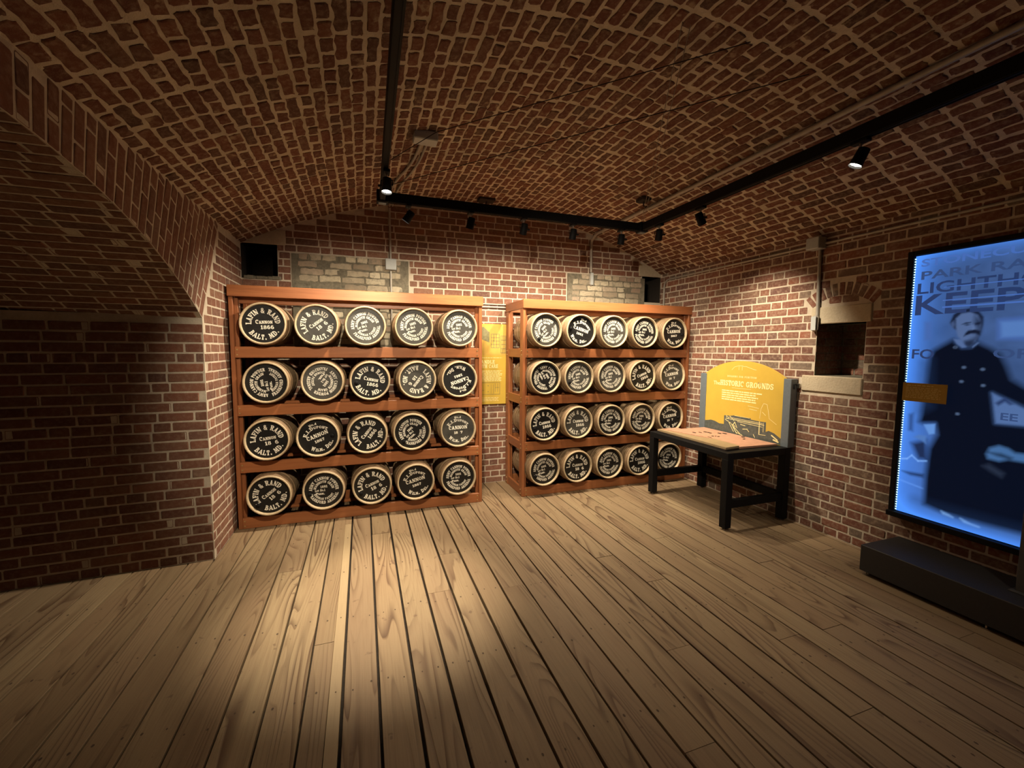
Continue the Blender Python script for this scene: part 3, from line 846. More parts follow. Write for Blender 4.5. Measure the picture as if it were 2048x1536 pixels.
def letters(kind):
    P_ = []
    if kind[0] == 'A':
        P_ += arc_top('LAFIN & RAND', .041, .090, 182, 0, track=.16)
        P_ += straight('Cannon', .033, -.058, .0, .128, .1)
        if kind == 'A66': P_ += straight('1866', .031, -.022, -.046, .100, .16)
        else: P_ += straight('18', .031, -.022, -.046, .046, .16) + straight('6', .031, .056, -.046, .026)
        P_ += arc_bot('BALT. MD.', .041, .136, 213, 329, track=.16)
    elif kind == 'B':
        P_ += arc_top('ARMY CANNON POWDER', .026, .099, 178, -4)
        P_ += arc_top('MAMMOTH GRAIN', .021, .068, 168, 6)
        P_ += straight('1881', .0215, -.028, .022, .058) + straight('Lot No.1', .021, -.075, -.010, .085) + straight('Prem.', .021, -.066, -.041, .070)
        P_ += arc_bot('RODMAN PATENT', .0195, .092, 200, 332)
        P_ += arc_bot('FRANKFORD ARSENAL', .026, .128, 194, 342)
    else:
        P_ += arc_top('No.4', .020, .112, 106, 74)
        P_ += arc_top('E.I.Dupont', .029, .112, 143, 37, 0, -.034)
        P_ += straight('CANNON', .034, -.093, .0, .186)
        y = {'C61': '1861', 'C67': '1867', 'C7': None}[kind]
        if y: P_ += straight(y, .024, -.042, -.046, .084)
        else: P_ += straight('18', .024, -.042, -.046, .036) + straight('7', .024, .022, -.046, .02)
        P_ += arc_bot('Wilm. Del.', .034, .132, 219, 322)
    return flat(P_, fA).mesh('lettering', M['white_paint'])
ME_LET = {k: letters(k) for k in ('A66', 'A6', 'B', 'C61', 'C67', 'C7')}
DESC = {'A66': 'Cannon 1866 barrel', 'A6': 'Cannon 18-6 barrel', 'B': 'army cannon powder barrel', 'C61': 'Cannon 1861 barrel', 'C67': 'Cannon 1867 barrel', 'C7': 'Cannon 18-7 barrel'}
ROWZ = [1.808, 1.304, .803, .3085]
# kind, turn of the lettering (degrees, counter-clockwise seen from the front), bung angle or None
LB = [
 [('A66', 2, None), ('A6', 38, None), ('B', 20, None), ('B', 20, None), ('B', 7, None)],
 [('B', 98, None), ('B', -125, None), ('A66', -12, 188), ('A6', -128, None), ('C61', -162, -28)],
 [('A6', 7, None), ('C67', 21, 5), ('A66', 52, None), ('B', 42, 230), ('C7', 2, None)],
 [('A6', 38, 222), ('B', 2, 195), ('A6', 22, 214), ('C67', 14, None), ('B', 4, None)]]
RB = [
 [('B', 47, 232), ('C61', -18, 168), ('B', 5, None), ('B', -3, None), ('C67', 3, -8)],
 [('B', -58, 130), ('B', 14, 208), ('B', 13, None), ('A66', 20, None), ('C7', 8, None)],
 [('A66', 8, 200), ('A66', 2, None), ('B', 3, None), ('B', -3, None), ('C7', 7, -5)],
 [('B', 12, 214), ('A6', 3, None), ('B', 3, 180), ('A66', 3, None), ('B', -6, None)]]
LX = [[-.794, -.378, .03, .466, .905], [-.79, -.345, .06, .492, .902], [-.80, -.395, .028, .437, .888], [-.80, -.36, .06, .466, .89]]
RX = [[1.832, 2.244, 2.66, 3.07, 3.49], [1.830, 2.230, 2.64, 3.055, 3.485], [1.83, 2.230, 2.655, 3.062, 3.47], [1.832, 2.232, 2.648, 3.06, 3.47]]
GREY_HEADS = {('a', 0, 1), ('a', 0, 2), ('a', 0, 3), ('a', 0, 4), ('a', 1, 1), ('a', 1, 3), ('a', 2, 4), ('t', 0, 0), ('t', 0, 2), ('t', 1, 1), ('t', 1, 2), ('t', 1, 4), ('t', 2, 1)}
TIERN = ['top tier', 'second tier', 'third tier', 'bottom tier']
NTH = ['first', 'second', 'middle', 'fourth', 'last']
for RK, XS, who, frm in ((LB, LX, 'arch rack', 'arch'), (RB, RX, 'table rack', 'sign')):
    for r in range(4):
        for c in range(5):
            kind, turn, bung = RK[r][c]
            tl = 'level' if abs(turn) < 10 else ('upturned' if abs(turn) > 95 else ('tilted' if abs(turn) < 70 else 'sideways'))
            lab = '%s, %s lettering, %s on %s, %s from %s' % (DESC[kind], tl, TIERN[r], who, NTH[c], frm)
            t = thing('powder_barrel', lab, 'barrel', (XS[r][c], 4.125 + rng.uniform(-.006, .006), ROWZ[r]), 'cannon powder barrels on the racks')
            t.rotation_euler = (0, rng.uniform(0, 0), rng.uniform(-.012, .012))
            st_ = link('staves', ME_ST, t); st_.rotation_euler = (0, rng.uniform(0, 6), 0)
            link('chime', ME_CH, t)
            for me in ME_HOOP: link('hoop', me, t)
            hd = link('head', ME_GREY_HEAD if (who[0], r, c) in GREY_HEADS else ME_HEAD, t); hd.rotation_euler = (0, math.radians(-turn + rng.choice((0, 90))), 0)
            hd_rot = hd.rotation_euler[1]
            le = link('lettering', ME_LET[kind], hd, kind='stuff'); le.location = (0, .0254, 0); le.rotation_euler = (0, math.radians(-turn) - hd_rot, 0)
            if bung is not None:
                bu = link('bung', ME_BUNG, hd); a = math.radians(bung) ; R_ = .122
                # place in barrel space, undo the head's turn
                bx, bz = R_ * math.cos(a), R_ * math.sin(a); h = -hd_rot
                bu.location = (bx * math.cos(h) + bz * math.sin(h), 0, -bx * math.sin(h) + bz * math.cos(h))
            link('rear_head', ME_REAR, t)

# ---------------------------------------------------------------- wall sign between the racks
SG = thing('wall_sign', 'tall mustard printed sign on the brick wall between the two racks', 'sign', (1.42, YB - .03, 1.425))
MB().box(-.185, .185, 0, .022, -.47, .47, .002).obj('panel', M['yellow'], SG)
fs = lambda a, b: (a - 1.42, -.0012, b - 1.425)
flat([[(1.245, 1.53), (1.60, 1.53), (1.60, 1.885), (1.245, 1.885)]], lambda a, b: (a - 1.42, -.0006, b - 1.425)).obj('photo_print', M['yellow_mid'], SG)
mb = MB()
for gx, gz, w, h in ((1.42, 1.62, .1, .16), (1.54, 1.56, .06, .2)):
    for i in range(4): flat([[(gx + w * i / 3 - .003, gz), (gx + w * i / 3 + .003, gz), (gx + w * i / 3 + .003, gz + h), (gx + w * i / 3 - .003, gz + h)]], fs, mb)
    for i in range(5): flat([[(gx, gz + h * i / 4 - .003), (gx + w, gz + h * i / 4 - .003), (gx + w, gz + h * i / 4 + .003), (gx, gz + h * i / 4 + .003)]], fs, mb)
flat([[(1.25, 1.74), (1.40, 1.68), (1.40, 1.80), (1.33, 1.86), (1.25, 1.86)]], fs, mb)
mb.obj('window_print', M['print_mid'], SG)
mb = flat(straight('HANDLE', .040, 1.265, 1.435, .20) + straight('WITH CARE', .040, 1.265, 1.385, .24), fs)
mb.obj('lettering', M['yellow_light'], SG, kind='stuff')
def text_lines(mb, x0, x1, ztop, n, dz, fn, h=.007, seed=1):
    rr = random.Random(seed)
    for i in range(n):
        x = x0; end = x1 - rr.uniform(0, .12) * (x1 - x0); z = ztop - i * dz
        while x < end:
            w = rr.uniform(.012, .045) * (x1 - x0) / .3
            mb.add([fn(x, z), fn(min(x + w, end), z), fn(min(x + w, end), z + h), fn(x, z + h)], [(0, 1, 2, 3)])
            x += w + .006
mb = MB(); text_lines(mb, 1.265, 1.56, 1.50, 1, .02, fs, .006); text_lines(mb, 1.265, 1.56, 1.345, 8, .0165, fs, .008); text_lines(mb, 1.265, 1.52, 1.03, 3, .018, fs, .006, 4)
mb.obj('body_text', M['yellow_light'], SG)
mb = MB()
for a, b, c, d_ in ((1.265, 1.07, 1.53, 1.074), (1.265, 1.21, 1.53, 1.214), (1.526, 1.07, 1.53, 1.214), (1.45, 1.08, 1.454, 1.19), (1.42, 1.08, 1.423, 1.19), (1.47, 1.15, 1.52, 1.154), (1.28, 1.12, 1.34, 1.123), (1.38, 1.1, 1.39, 1.11), (1.38, 1.17, 1.39, 1.18), (1.47, 1.1, 1.474, 1.2), (1.5, 1.1, 1.504, 1.2)):
    flat([[(a, b), (c, b), (c, d_), (a, d_)]], fs, mb)
mb.obj('plan_print', M['print_mid'], SG)

# ---------------------------------------------------------------- map table with arched back panel
TX0, TX1, TY0, TY1, TT = 3.0, 3.755, 2.82, 3.90, .705
TB = thing('map_table', 'black steel table with mustard arched back panel, against the brick wall', 'table', (3.36, 3.36, 0))
def TP(name, mat, x0, x1, y0, y1, z0, z1, bev=.003, parent=None):
    return MB().box(x0 - 3.36, x1 - 3.36, y0 - 3.36, y1 - 3.36, z0, z1, bev).obj(name, M[mat], parent or TB)
for x in (TX0, TX1 - .07):
    for y in (TY0, TY1 - .07):
        leg = TP('leg', 'black_metal', x, x + .07, y, y + .07, .022, TT - .06)
        MB().tube([(x + .035 - 3.36, y + .035 - 3.36, 0), (x + .035 - 3.36, y + .035 - 3.36, .006)], .022, 12).tube([(x + .035 - 3.36, y + .035 - 3.36, .005), (x + .035 - 3.36, y + .035 - 3.36, .03)], .008, 8).obj('levelling_foot', M['steel'], leg)
TP('frame_rail', 'black_metal', TX0, TX0 + .07, TY0, TY1, TT - .06, TT)
TP('frame_rail', 'black_metal', TX1 - .07, TX1, TY0, TY1, TT - .06, TT)
TP('frame_rail', 'black_metal', TX0 + .07, TX1 - .07, TY0, TY0 + .07, TT - .06, TT)
TP('frame_rail', 'black_metal', TX0 + .07, TX1 - .07, TY1 - .07, TY1, TT - .06, TT)
TP('tray', 'black_metal', TX0 + .07, TX1 - .07, TY0 + .07, TY1 - .07, TT - .05, TT - .004)
TP('stretcher', 'black_metal', TX0 + .07, TX1 - .07, TY0 + .01, TY0 + .06, .20, .27)
TP('stretcher', 'black_metal', TX0 + .07, TX1 - .07, TY1 - .06, TY1 - .01, .20, .27)
TP('stretcher', 'black_metal', TX1 - .06, TX1 - .01, TY0 + .07, TY1 - .07, .20, .27)
TP('upright', 'grey_metal', 3.708, 3.79, TY1 - .055, TY1 + .03, TT, 1.345)
TP('upright', 'grey_metal', 3.708, 3.79, TY0 - .0, TY0 + .075, TT, 1.345)
# arched panel
pts = [(3.866, .715)] + [(3.38 + .486 * math.cos(math.radians(a)), 0) for a in ()]
arc_pts = []
for i in range(25):
    y = 3.866 - (3.866 - 2.892) * i / 24; u = (y - 3.379) / .487
    Rr = (.487 ** 2 + .15 ** 2) / (2 * .15)
    arc_pts.append((y, 1.347 + math.sqrt(Rr ** 2 - (u * .487) ** 2) - (Rr - .15)))
poly = [(2.892, .708), (3.866, .708)] + arc_pts
pnl = MB().prism(poly, lambda y, z, h: (h - 3.36, y - 3.36, z), 3.748, 3.718).obj('back_panel', M['yellow'], TB)
def fpnl(e): return lambda y, z: (3.718 - e - 3.36, y - 3.36, z)
def ytxt(P_, y0): return [[(y0 - a, b) for a, b in q] for q in P_]
mb = flat(ytxt(straight('HISTORIC GROUNDS', .055, 0, 1.229, .645, .10), 3.648), fpnl(.0012), None, (-1, 0, 0))
vv_, ff_ = sans('The', .058, .0008)
mb.add([(3.718 - .0012 - 3.36, 3.742 - a - 3.36, 1.228 + b) for a, b in vv_], ff_)
flat(ytxt(straight('BUILDING FOR FUNCTION', .018, 0, 1.322, .36, .35), 3.555), fpnl(.0012), mb, (-1, 0, 0))
mb.obj('lettering', M['yellow_light'], pnl, kind='stuff')
mb = MB(); fr_ = fpnl(.0012)
text_lines(mb, 0, .51, 1.167, 1, .0235, lambda a, z: fr_(3.62 - a, z), .0125, 3)
text_lines(mb, 0, .47, 1.1435, 4, .0235, lambda a, z: fr_(3.62 - a, z), .0125, 6)
mb.add([fr_(3.49, 1.2075), fr_(3.25, 1.2075), fr_(3.25, 1.211), fr_(3.49, 1.211)], [(0, 1, 2, 3)])
for i in range(14):   # faint building outline under the arch
    a = 3.53 - .02 * i
mb.obj('body_text', M['yellow_light'], pnl)
hill = [(3.862, .715), (3.862, .80), (3.80, .812), (3.76, .822), (3.70, .818), (3.64, .80), (3.58, .803), (3.52, .79), (3.45, .80), (3.3, .80), (3.1, .79), (3.03, .826), (2.97, .812), (2.92, .785), (2.895, .772), (2.895, .715)]
mb = MB()
for i in range(1, len(hill) - 2):
    pass
def fan(polyline, base, e, mb):   # strip from a base height to a ragged top line
    for (ya, za), (yb, zb) in zip(polyline[:-1], polyline[1:]):
        f_ = fpnl(e); mb.add([f_(ya, base), f_(yb, base), f_(yb, zb), f_(ya, za)], [(0, 1, 2, 3)])
fan(hill[1:-1], .712, .0005, mb)
fan([(3.575, .90), (3.50, .905), (3.44, .918), (3.36, .912), (3.30, .918), (3.24, .918), (3.235, .905), (3.15, .902), (3.062, .905)], .79, .0007, mb)
mb.obj('landscape_print', M['print_grey'], pnl)
mb = MB(); f_ = fpnl(.0012)
def stroke(p, q, w):
    dx, dz = q[0] - p[0], q[1] - p[1]; L = math.hypot(dx, dz); nx, nz = -dz / L * w / 2, dx / L * w / 2
    mb.add([f_(p[0] - nx, p[1] - nz), f_(q[0] - nx, q[1] - nz), f_(q[0] + nx, q[1] + nz), f_(p[0] + nx, p[1] + nz)], [(0, 1, 2, 3)])
for p, q, w in (((3.55, .872), (3.08, .872), .006), ((3.55, .888), (3.1, .886), .004), ((3.40, .858), (3.1, .85), .004), ((3.135, .9), (3.135, .77), .008), ((3.09, .895), (3.09, .8), .004), ((3.36, .835), (3.30, .83), .006),
                ((3.56, .86), (3.42, .80), .006), ((3.52, .85), (3.44, .74), .006), ((3.48, .83), (3.40, .73), .008), ((3.45, .80), (3.36, .735), .006), ((3.46, .80), (3.43, .85), .007), ((3.43, .85), (3.40, .79), .006), ((3.33, .79), (3.27, .80), .006), ((3.28, .80), (3.25, .775), .005), ((3.4, .74), (3.33, .725), .006), ((3.14, .77), (3.06, .775), .004),
                ((3.2, .76), (3.18, .73), .006), ((3.0, .79), (2.93, .75), .012), ((2.98, .75), (2.92, .735), .014), ((3.55, .905), (3.5, .87), .004), ((3.5, .905), (3.44, .86), .005), ((3.44, .916), (3.25, .916), .003)):
    stroke(p, q, w)
mb.obj('fort_print', M['yellow_light'], pnl)
mb = MB()
for p, q in (((3.136, .93), (3.125, 1.03)), ((3.125, 1.03), (3.10, 1.085)), ((3.10, 1.085), (3.06, 1.08)), ((3.06, 1.08), (3.045, 1.02)), ((3.045, 1.02), (3.03, .945)), ((3.03, .945), (2.95, .9)), ((3.11, 1.0), (3.07, .97)), ((3.28, 1.04), (3.15, 1.03)), ((3.26, 1.01), (3.17, 1.005)), ((3.5, 1.40), (3.47, 1.43)), ((3.47, 1.43), (3.42, 1.445)), ((3.42, 1.445), (3.36, 1.447)), ((3.36, 1.44), (3.32, 1.44)), ((3.32, 1.44), (3.25, 1.42)), ((3.25, 1.42), (3.2, 1.41)), ((3.41, 1.44), (3.41, 1.4)), ((3.37, 1.44), (3.37, 1.4))):
    stroke(p, q, .004)
mb.obj('faint_print', M['yellow_light'], pnl)
# relief model lying on the table
RM = thing('relief_map', 'tan and pink tactile relief map lying on the black steel table', 'map', (3.36, 3.36, TT))
base = [(3.055, 3.845), (3.055, 2.905), (3.235, 2.925), (3.25, 2.965), (3.30, 3.845)]
fm = lambda x, y, h: (x - 3.36, y - 3.36, h)
MB().prism(base, fm, 0, .012).obj('base_board', M['dark_edge'], RM)
MB().prism([(x + (.004 if x < 3.1 else 0), y) for x, y in base], fm, .0121, .030).obj('water_board', M['tan_board'], RM)
land = [(3.315, 3.83), (3.27, 3.60), (3.24, 3.35), (3.262, 3.2), (3.245, 2.93), (3.695, 2.915), (3.700, 3.84)]
MB().prism(land, fm, 0, .018).obj('land_board', M['pink_board'], RM)
cl = [(3.10, 3.82), (3.19, 3.40), (3.245, 3.25), (3.24, 3.35), (3.27, 3.60), (3.315, 3.83)]
MB().prism(cl, fm, .0302, .036).obj('coast_relief', M['pink_board'], RM)
for i in range(12):
    x, y = rng.uniform(3.3, 3.66), rng.uniform(3.0, 3.75); a, b = rng.uniform(.008, .03), rng.uniform(.012, .05)
    MB().box(x - a / 2 - 3.36, x + a / 2 - 3.36, y - b / 2 - 3.36, y + b / 2 - 3.36, .0175, .023, .001).obj('relief_building', M['dark_edge'], RM)

# ---------------------------------------------------------------- backlit panel, plinth, post
PX, PY0, PZ0, PW, PH = 3.735, 1.963, .425, 1.10, 1.853
LBX = thing('backlit_panel', 'tall blue backlit portrait panel in black frame on the brick wall', 'display panel', (PX, PY0 - PW / 2, 0))
def fl_(e): return lambda s_, t_: (-e, PW / 2 - s_, PZ0 + t_)
# picture painted in vertex colours on a fine grid
ns, nt = 200, 336
S_, T_ = np.meshgrid(np.linspace(0, PW, ns), np.linspace(0, PH, nt))
def poly_mask(poly, soft):
    p = np.array(poly); inside = np.zeros(S_.shape, bool); dist = np.full(S_.shape, 9.0)
    for (x0, y0), (x1, y1) in zip(p, np.roll(p, -1, 0)):
        c = ((y0 > T_) != (y1 > T_)) & (S_ < (x1 - x0) * (T_ - y0) / (y1 - y0 + 1e-12) + x0); inside ^= c
        L2 = (x1 - x0) ** 2 + (y1 - y0) ** 2 + 1e-12
        k = np.clip(((S_ - x0) * (x1 - x0) + (T_ - y0) * (y1 - y0)) / L2, 0, 1)
        dist = np.minimum(dist, np.hypot(S_ - x0 - k * (x1 - x0), T_ - y0 - k * (y1 - y0)))
    sd = np.where(inside, dist, -dist)
    return np.clip(sd / soft * .5 + .5, 0, 1)[..., None]
def gnoise(sx, sy, seed):
    r_ = np.random.default_rng(seed); g = r_.random((sy + 2, sx + 2))
    u = np.linspace(0, sx, ns); v = np.linspace(0, sy, nt); i, j = u.astype(int), v.astype(int); fu, fv = u - i, (v - j)[:, None]
    a = g[j][:, i] * (1 - fu) + g[j][:, i + 1] * fu; b = g[j + 1][:, i] * (1 - fu) + g[j + 1][:, i + 1] * fu
    return (a * (1 - fv) + b * fv)[..., None]
edge = np.exp(-S_ / .085) * .95 + np.exp(-T_ / .06) * .9 + np.exp(-(PH - T_) / .04) * .5
edge = np.clip(edge, 0, 1)[..., None]
nz = gnoise(9, 14, 2) * .6 + gnoise(28, 44, 5) * .4
dull = np.array([.040, .082, .21]) * (.7 + .6 * nz); bright = np.array([.075, .28, .98])
img = dull * (1 - edge) + bright * edge
dark = np.array([.0022, .0042, .0125])
def paint(poly, col, soft=.008, amt=1.0):
    global img
    k = poly_mask(poly, soft) * amt; img = img * (1 - k) + np.array(col) * k
fx = lambda poly, dx: [(a + dx, b) for a, b in poly]
for fr2 in ([(.08, 1.385), (.117, 1.385), (.125, 1.26), (.088, 1.26)], [(.441, 1.385), (.60, 1.396), (.60, 1.246), (.45, 1.254)]):
    paint(fr2, (.055, .12, .36), .012, .8)
paint([(.46, 1.365), (.6, 1.37), (.6, 1.275), (.47, 1.27)], (.085, .19, .46), .01, .8)
paint([(0, .13), (.16, .13), (.16, .66), (0, .66)], (.06, .19, .66), .06, .45)
paint([(.032, .725), (.059, .738), (.064, .606), (.037, .609)], (.02, .05, .17), .012, .8)
paint([(.06, .52), (.144, .56), (.159, .42), (.107, .415)], (.012, .025, .08), .02)
paint([(.019, .303), (.147, .312), (.145, .289), (.069, .286)], (.012, .03, .1), .012)
paint([(.0, .232), (.15, .207), (.15, .212), (.0, .237)], (.15, .36, .95), .008, .6)
coat = [(.24, 1.261), (.188, 1.225), (.141, 1.19), (.122, 1.134), (.117, 1.006), (.107, .806), (.102, .734), (.093, .68), (.116, .672), (.185, .684), (.2, .607), (.163, .503), (.155, .296), (.158, .099), (.264, .078), (.469, .078), (.70, .085), (.95, .1), (1.0, .6), (.9, .74), (.7, .742), (.481, .733), (.452, .921), (.596, .845), (.70, .80), (.72, .86), (.66, .93), (.586, .975), (.533, 1.013), (.506, 1.092), (.474, 1.166), (.427, 1.204), (.363, 1.243), (.332, 1.21), (.292, 1.207)]
paint(coat, dark, .022)
paint([(.10, 1.1), (.13, 1.12), (.15, .8), (.10, .76)], (.012, .03, .09), .05, .6)
paint([(.10, .12), (.5, .075), (1.0, .085), (1.0, .12), (.5, .12)], (.01, .025, .075), .05, .5)
paint([(.452, .921), (.481, .733), (.70, .742), (.70, .80), (.596, .84)], (.075, .14, .32), .008)
paint([(.47, .86), (.51, .90), (.55, .862), (.535, .855), (.512, .872), (.485, .845)], (.02, .04, .12), .008)
hair = [(.217, 1.373), (.232, 1.426), (.265, 1.453), (.31, 1.462), (.354, 1.441), (.380, 1.402), (.381, 1.351), (.373, 1.307), (.36, 1.25), (.245, 1.33), (.235, 1.339)]
paint(hair, (.008, .014, .038), .006)
face = [(.246, 1.40), (.272, 1.431), (.316, 1.437), (.352, 1.414), (.364, 1.385), (.371, 1.35), (.369, 1.307), (.363, 1.275), (.345, 1.236), (.322, 1.215), (.29, 1.24), (.262, 1.285), (.25, 1.338)]
paint(face, (.075, .125, .27), .007)
paint([(.338, 1.41), (.363, 1.391), (.375, 1.377), (.373, 1.307), (.363, 1.275), (.349, 1.236), (.326, 1.225), (.31, 1.245), (.345, 1.275), (.352, 1.33), (.336, 1.366)], (.016, .028, .07), .016, .9)
paint([(.30, 1.25), (.33, 1.252), (.35, 1.235), (.325, 1.205), (.295, 1.225)], (.01, .018, .045), .012, .9)
paint([(.293, 1.28), (.300, 1.302), (.312, 1.318), (.335, 1.322), (.343, 1.326), (.371, 1.312), (.372, 1.285), (.35, 1.297), (.326, 1.296), (.31, 1.288)], (.006, .01, .028), .006)
paint([(.305, 1.283), (.345, 1.291), (.35, 1.281), (.32, 1.272)], (.07, .115, .24), .008, .8)
paint([(.275, 1.358), (.296, 1.371), (.323, 1.373), (.321, 1.366), (.292, 1.36)], (.01, .018, .045), .004)
paint([(.29, 1.354), (.305, 1.36), (.32, 1.356), (.305, 1.349)], (.01, .018, .045), .005, .9)
paint([(.341, 1.363), (.369, 1.371), (.367, 1.355), (.344, 1.352)], (.006, .01, .028), .006)
paint([(.328, 1.35), (.337, 1.352), (.346, 1.325), (.333, 1.322)], (.1, .16, .33), .006, .7)
paint([(.222, 1.37), (.236, 1.385), (.244, 1.36), (.238, 1.335), (.228, 1.345)], (.06, .1, .23), .008, .8)
paint([(.242, 1.265), (.279, 1.258), (.312, 1.21), (.29, 1.205), (.261, 1.231)], (.075, .13, .29), .005)
paint([(.342, 1.205), (.371, 1.237), (.363, 1.241), (.339, 1.214)], (.07, .12, .26), .004)
for (bs, bt) in ((.308, 1.077), (.399, 1.068), (.302, .983), (.408, .965), (.297, .766), (.256, 1.209)):
    paint([(bs + .011 * math.cos(a), bt + .009 * math.sin(a)) for a in np.linspace(0, 6.28, 9)[:-1]], (.07, .11, .2), .005, .9)
paint([(.256 + .004 * math.cos(a), 1.209 + .005 * math.sin(a)) for a in np.linspace(0, 6.28, 9)[:-1]], dark, .004)
paint([(.123, .665), (.186, .68), (.187, .612), (.157, .6)], (.11, .26, .62), .006)
paint([(.074, .566), (.102, .588), (.141, .587), (.145, .531), (.118, .55)], (.07, .17, .44), .008)
for p, q in (((.003, .39), (.044, .4)), ((.044, .4), (.069, .431)), ((.069, .431), (.108, .399)), ((.108, .399), (.157, .411))):
    paint([(p[0], p[1] - .004), (q[0], q[1] - .004), (q[0], q[1] + .004), (p[0], p[1] + .004)], (.22, .46, .98), .006, .8)
lt = [(.452, .53), (.466, .574), (.506, .597), (.546, .588), (.577, .567), (.614, .569), (.66, .56), (.66, .52), (.551, .518), (.512, .498), (.461, .503)]
paint(lt, (.05, .13, .30), .012)
paint([(.46, .545), (.52, .55), (.57, .535), (.56, .52), (.5, .53)], dark, .012, .8)
paint([(.44, .45), (.47, .47), (.54, .43), (.53, .40), (.48, .425)], (.03, .045, .085), .015, .5)
for q in ([(.26, .085), (.30, .075), (.32, .065), (.27, .07)], [(.36, .072), (.41, .055), (.45, .05), (.38, .055)]):
    paint(q, (.25, .5, .98), .012, .7)
v = np.stack([np.zeros(S_.size), PW / 2 - S_.ravel(), PZ0 + T_.ravel()], 1)
idx = np.arange(ns * nt).reshape(nt, ns)
q = np.stack([idx[:-1, :-1], idx[:-1, 1:], idx[1:, 1:], idx[1:, :-1]], -1).reshape(-1, 4)
me = bpy.data.meshes.new('backlit_print'); me.from_pydata(v.tolist(), [], q.tolist())
ca = me.color_attributes.new('print', 'FLOAT_COLOR', 'POINT')
ca.data.foreach_set('color', np.concatenate([img.reshape(-1, 3), np.ones((ns * nt, 1))], 1).astype(np.float32).ravel())
t = NT('backlit_film'); at = t.new('ShaderNodeAttribute', attribute_name='print'); t.set((.002, .002, .0025), .5, 0, .05)
t.link(at.outputs['Color'], t.b.inputs['Emission Color']); t.b.inputs['Emission Strength'].default_value = 1.0
me.materials.append(t.m); prt = link('backlit_print', me, LBX)
mLd = emit('backlit_lettering_dark', (.014, .036, .12), 1.0); mLm = emit('backlit_lettering_mid', (.026, .06, .17), 1.0)
mLf = emit('backlit_lettering_faint', (.05, .13, .42), 1.0)
def ltxt(body, s0, t0, width, height, mat, bold=.02):
    vv, ff = sans(body, 1.0, bold); a = np.array(vv); mn, mx = a.min(0), a.max(0)
    a = (a - mn) / (mx - mn) * np.array([width, height]) + np.array([s0, t0])
    f_ = fl_(.0015)
    MB().add([f_(*p) for p in a], ff).obj('print_lettering', mat, prt)
ltxt('STONECUTTER', .035, 1.772, .78, .052, mLf)
ltxt('PARK RANGER', .040, 1.682, .86, .058, mLm)
ltxt('LIGHTHOUSE', .024, 1.583, .86, .076, mLd)
ltxt('KEEPER', .020, 1.436, .82, .138, mLd)
ltxt('FO', .022, 1.128, .125, .068, mLd)
ltxt('OREMAN', .44, 1.14, .5, .06, mLm)
ltxt('EE', .50, .758, .075, .045, mLm)
# two light lines that cross the big words
mb = MB(); f_ = fl_(.003)
for (a, b, c, d_) in ((.17, 1.523, .9, 1.53), (.17, 1.611, .9, 1.617), (.17, 1.475, .9, 1.486)):
    mb.add([f_(a, b), f_(c, b), f_(c, d_), f_(a, d_)], [(0, 1, 2, 3)])
mb.obj('print_line', mLf, prt)
X0, Ya, Yb = .0, PW / 2, -PW / 2
MB().box(-.02, .062, Ya + .004, Ya + .04, PZ0 - .036, PZ0 + PH + .036, .003).obj('frame', M['black_metal'], LBX)
MB().box(-.02, .062, Yb - .04, Yb - .004, PZ0 - .036, PZ0 + PH + .036, .003).obj('frame', M['black_metal'], LBX)
MB().box(-.02, .062, Yb - .004, Ya + .004, PZ0 + PH + .004, PZ0 + PH + .036, .003).obj('frame', M['black_metal'], LBX)
MB().box(-.045, .062, Yb - .04, Ya + .04, PZ0 - .042, PZ0 - .004, .003).obj('frame', M['black_metal'], LBX)
MB().box(.004, .06, Yb, Ya, PZ0, PZ0 + PH).obj('backing_box', M['black_metal'], LBX)
for s_ in (.02, PW - .1):
    MB().box(-.0, .06, Ya - s_ - .05, Ya - s_, .219, PZ0 - .042, .002).obj('support_leg', M['black_metal'], LBX) if s_ > .5 else None
mb = MB()
for i in range(102):
    z = PZ0 + .006 + i * .01805
    mb.box(-.006, -.001, Ya - .004, Ya + .003, z, z + .008)
mb.obj('led_strip', M['led'], LBX, kind='stuff')
GLB = thing('gold_label', 'small dark gold caption plate fixed across the edge of the backlit panel', 'plaque', (PX - .022, 1.842, 1.315))
MB().box(-.004, .001, -.125, .125, -.066, .066, .001).obj('plate', M['gold'], GLB)
mb = MB(); text_lines(mb, 0, .2, .03, 7, .0115, lambda a, z: (-.0045, .105 - a, z), .0035, 9); text_lines(mb, 0, .17, .046, 1, .01, lambda a, z: (-.0045, .10 - a, z), .005, 2)
mb.obj('caption_text', M['gold_text'], GLB)
PT = thing('plinth', 'low charcoal plinth on the floor below the backlit panel', 'plinth', (3.58, 1.0, 0))
MB().box(-.22, .20, -1.6, .958, .030, .218, .004).obj('body', M['plinth'], PT)
for y in (.93, .3, -.4):
    MB().tube([(-.19, y, 0), (-.19, y, .006)], .02, 12).tube([(-.19, y, .005), (-.19, y, .032)], .007, 8).obj('levelling_foot', M['steel'], PT)
PO = thing('display_post', 'grey steel post standing on the charcoal plinth before the backlit panel', 'post', (3.58, 1.17, .218))
MB().box(-.035, .035, -.09, .09, 0, 1.5, .004).obj('shaft', M['post_grey'], PO)
MB().box(-.06, .06, -.12, .11, 0, .008, .002).obj('base_plate', M['post_grey'], PO)

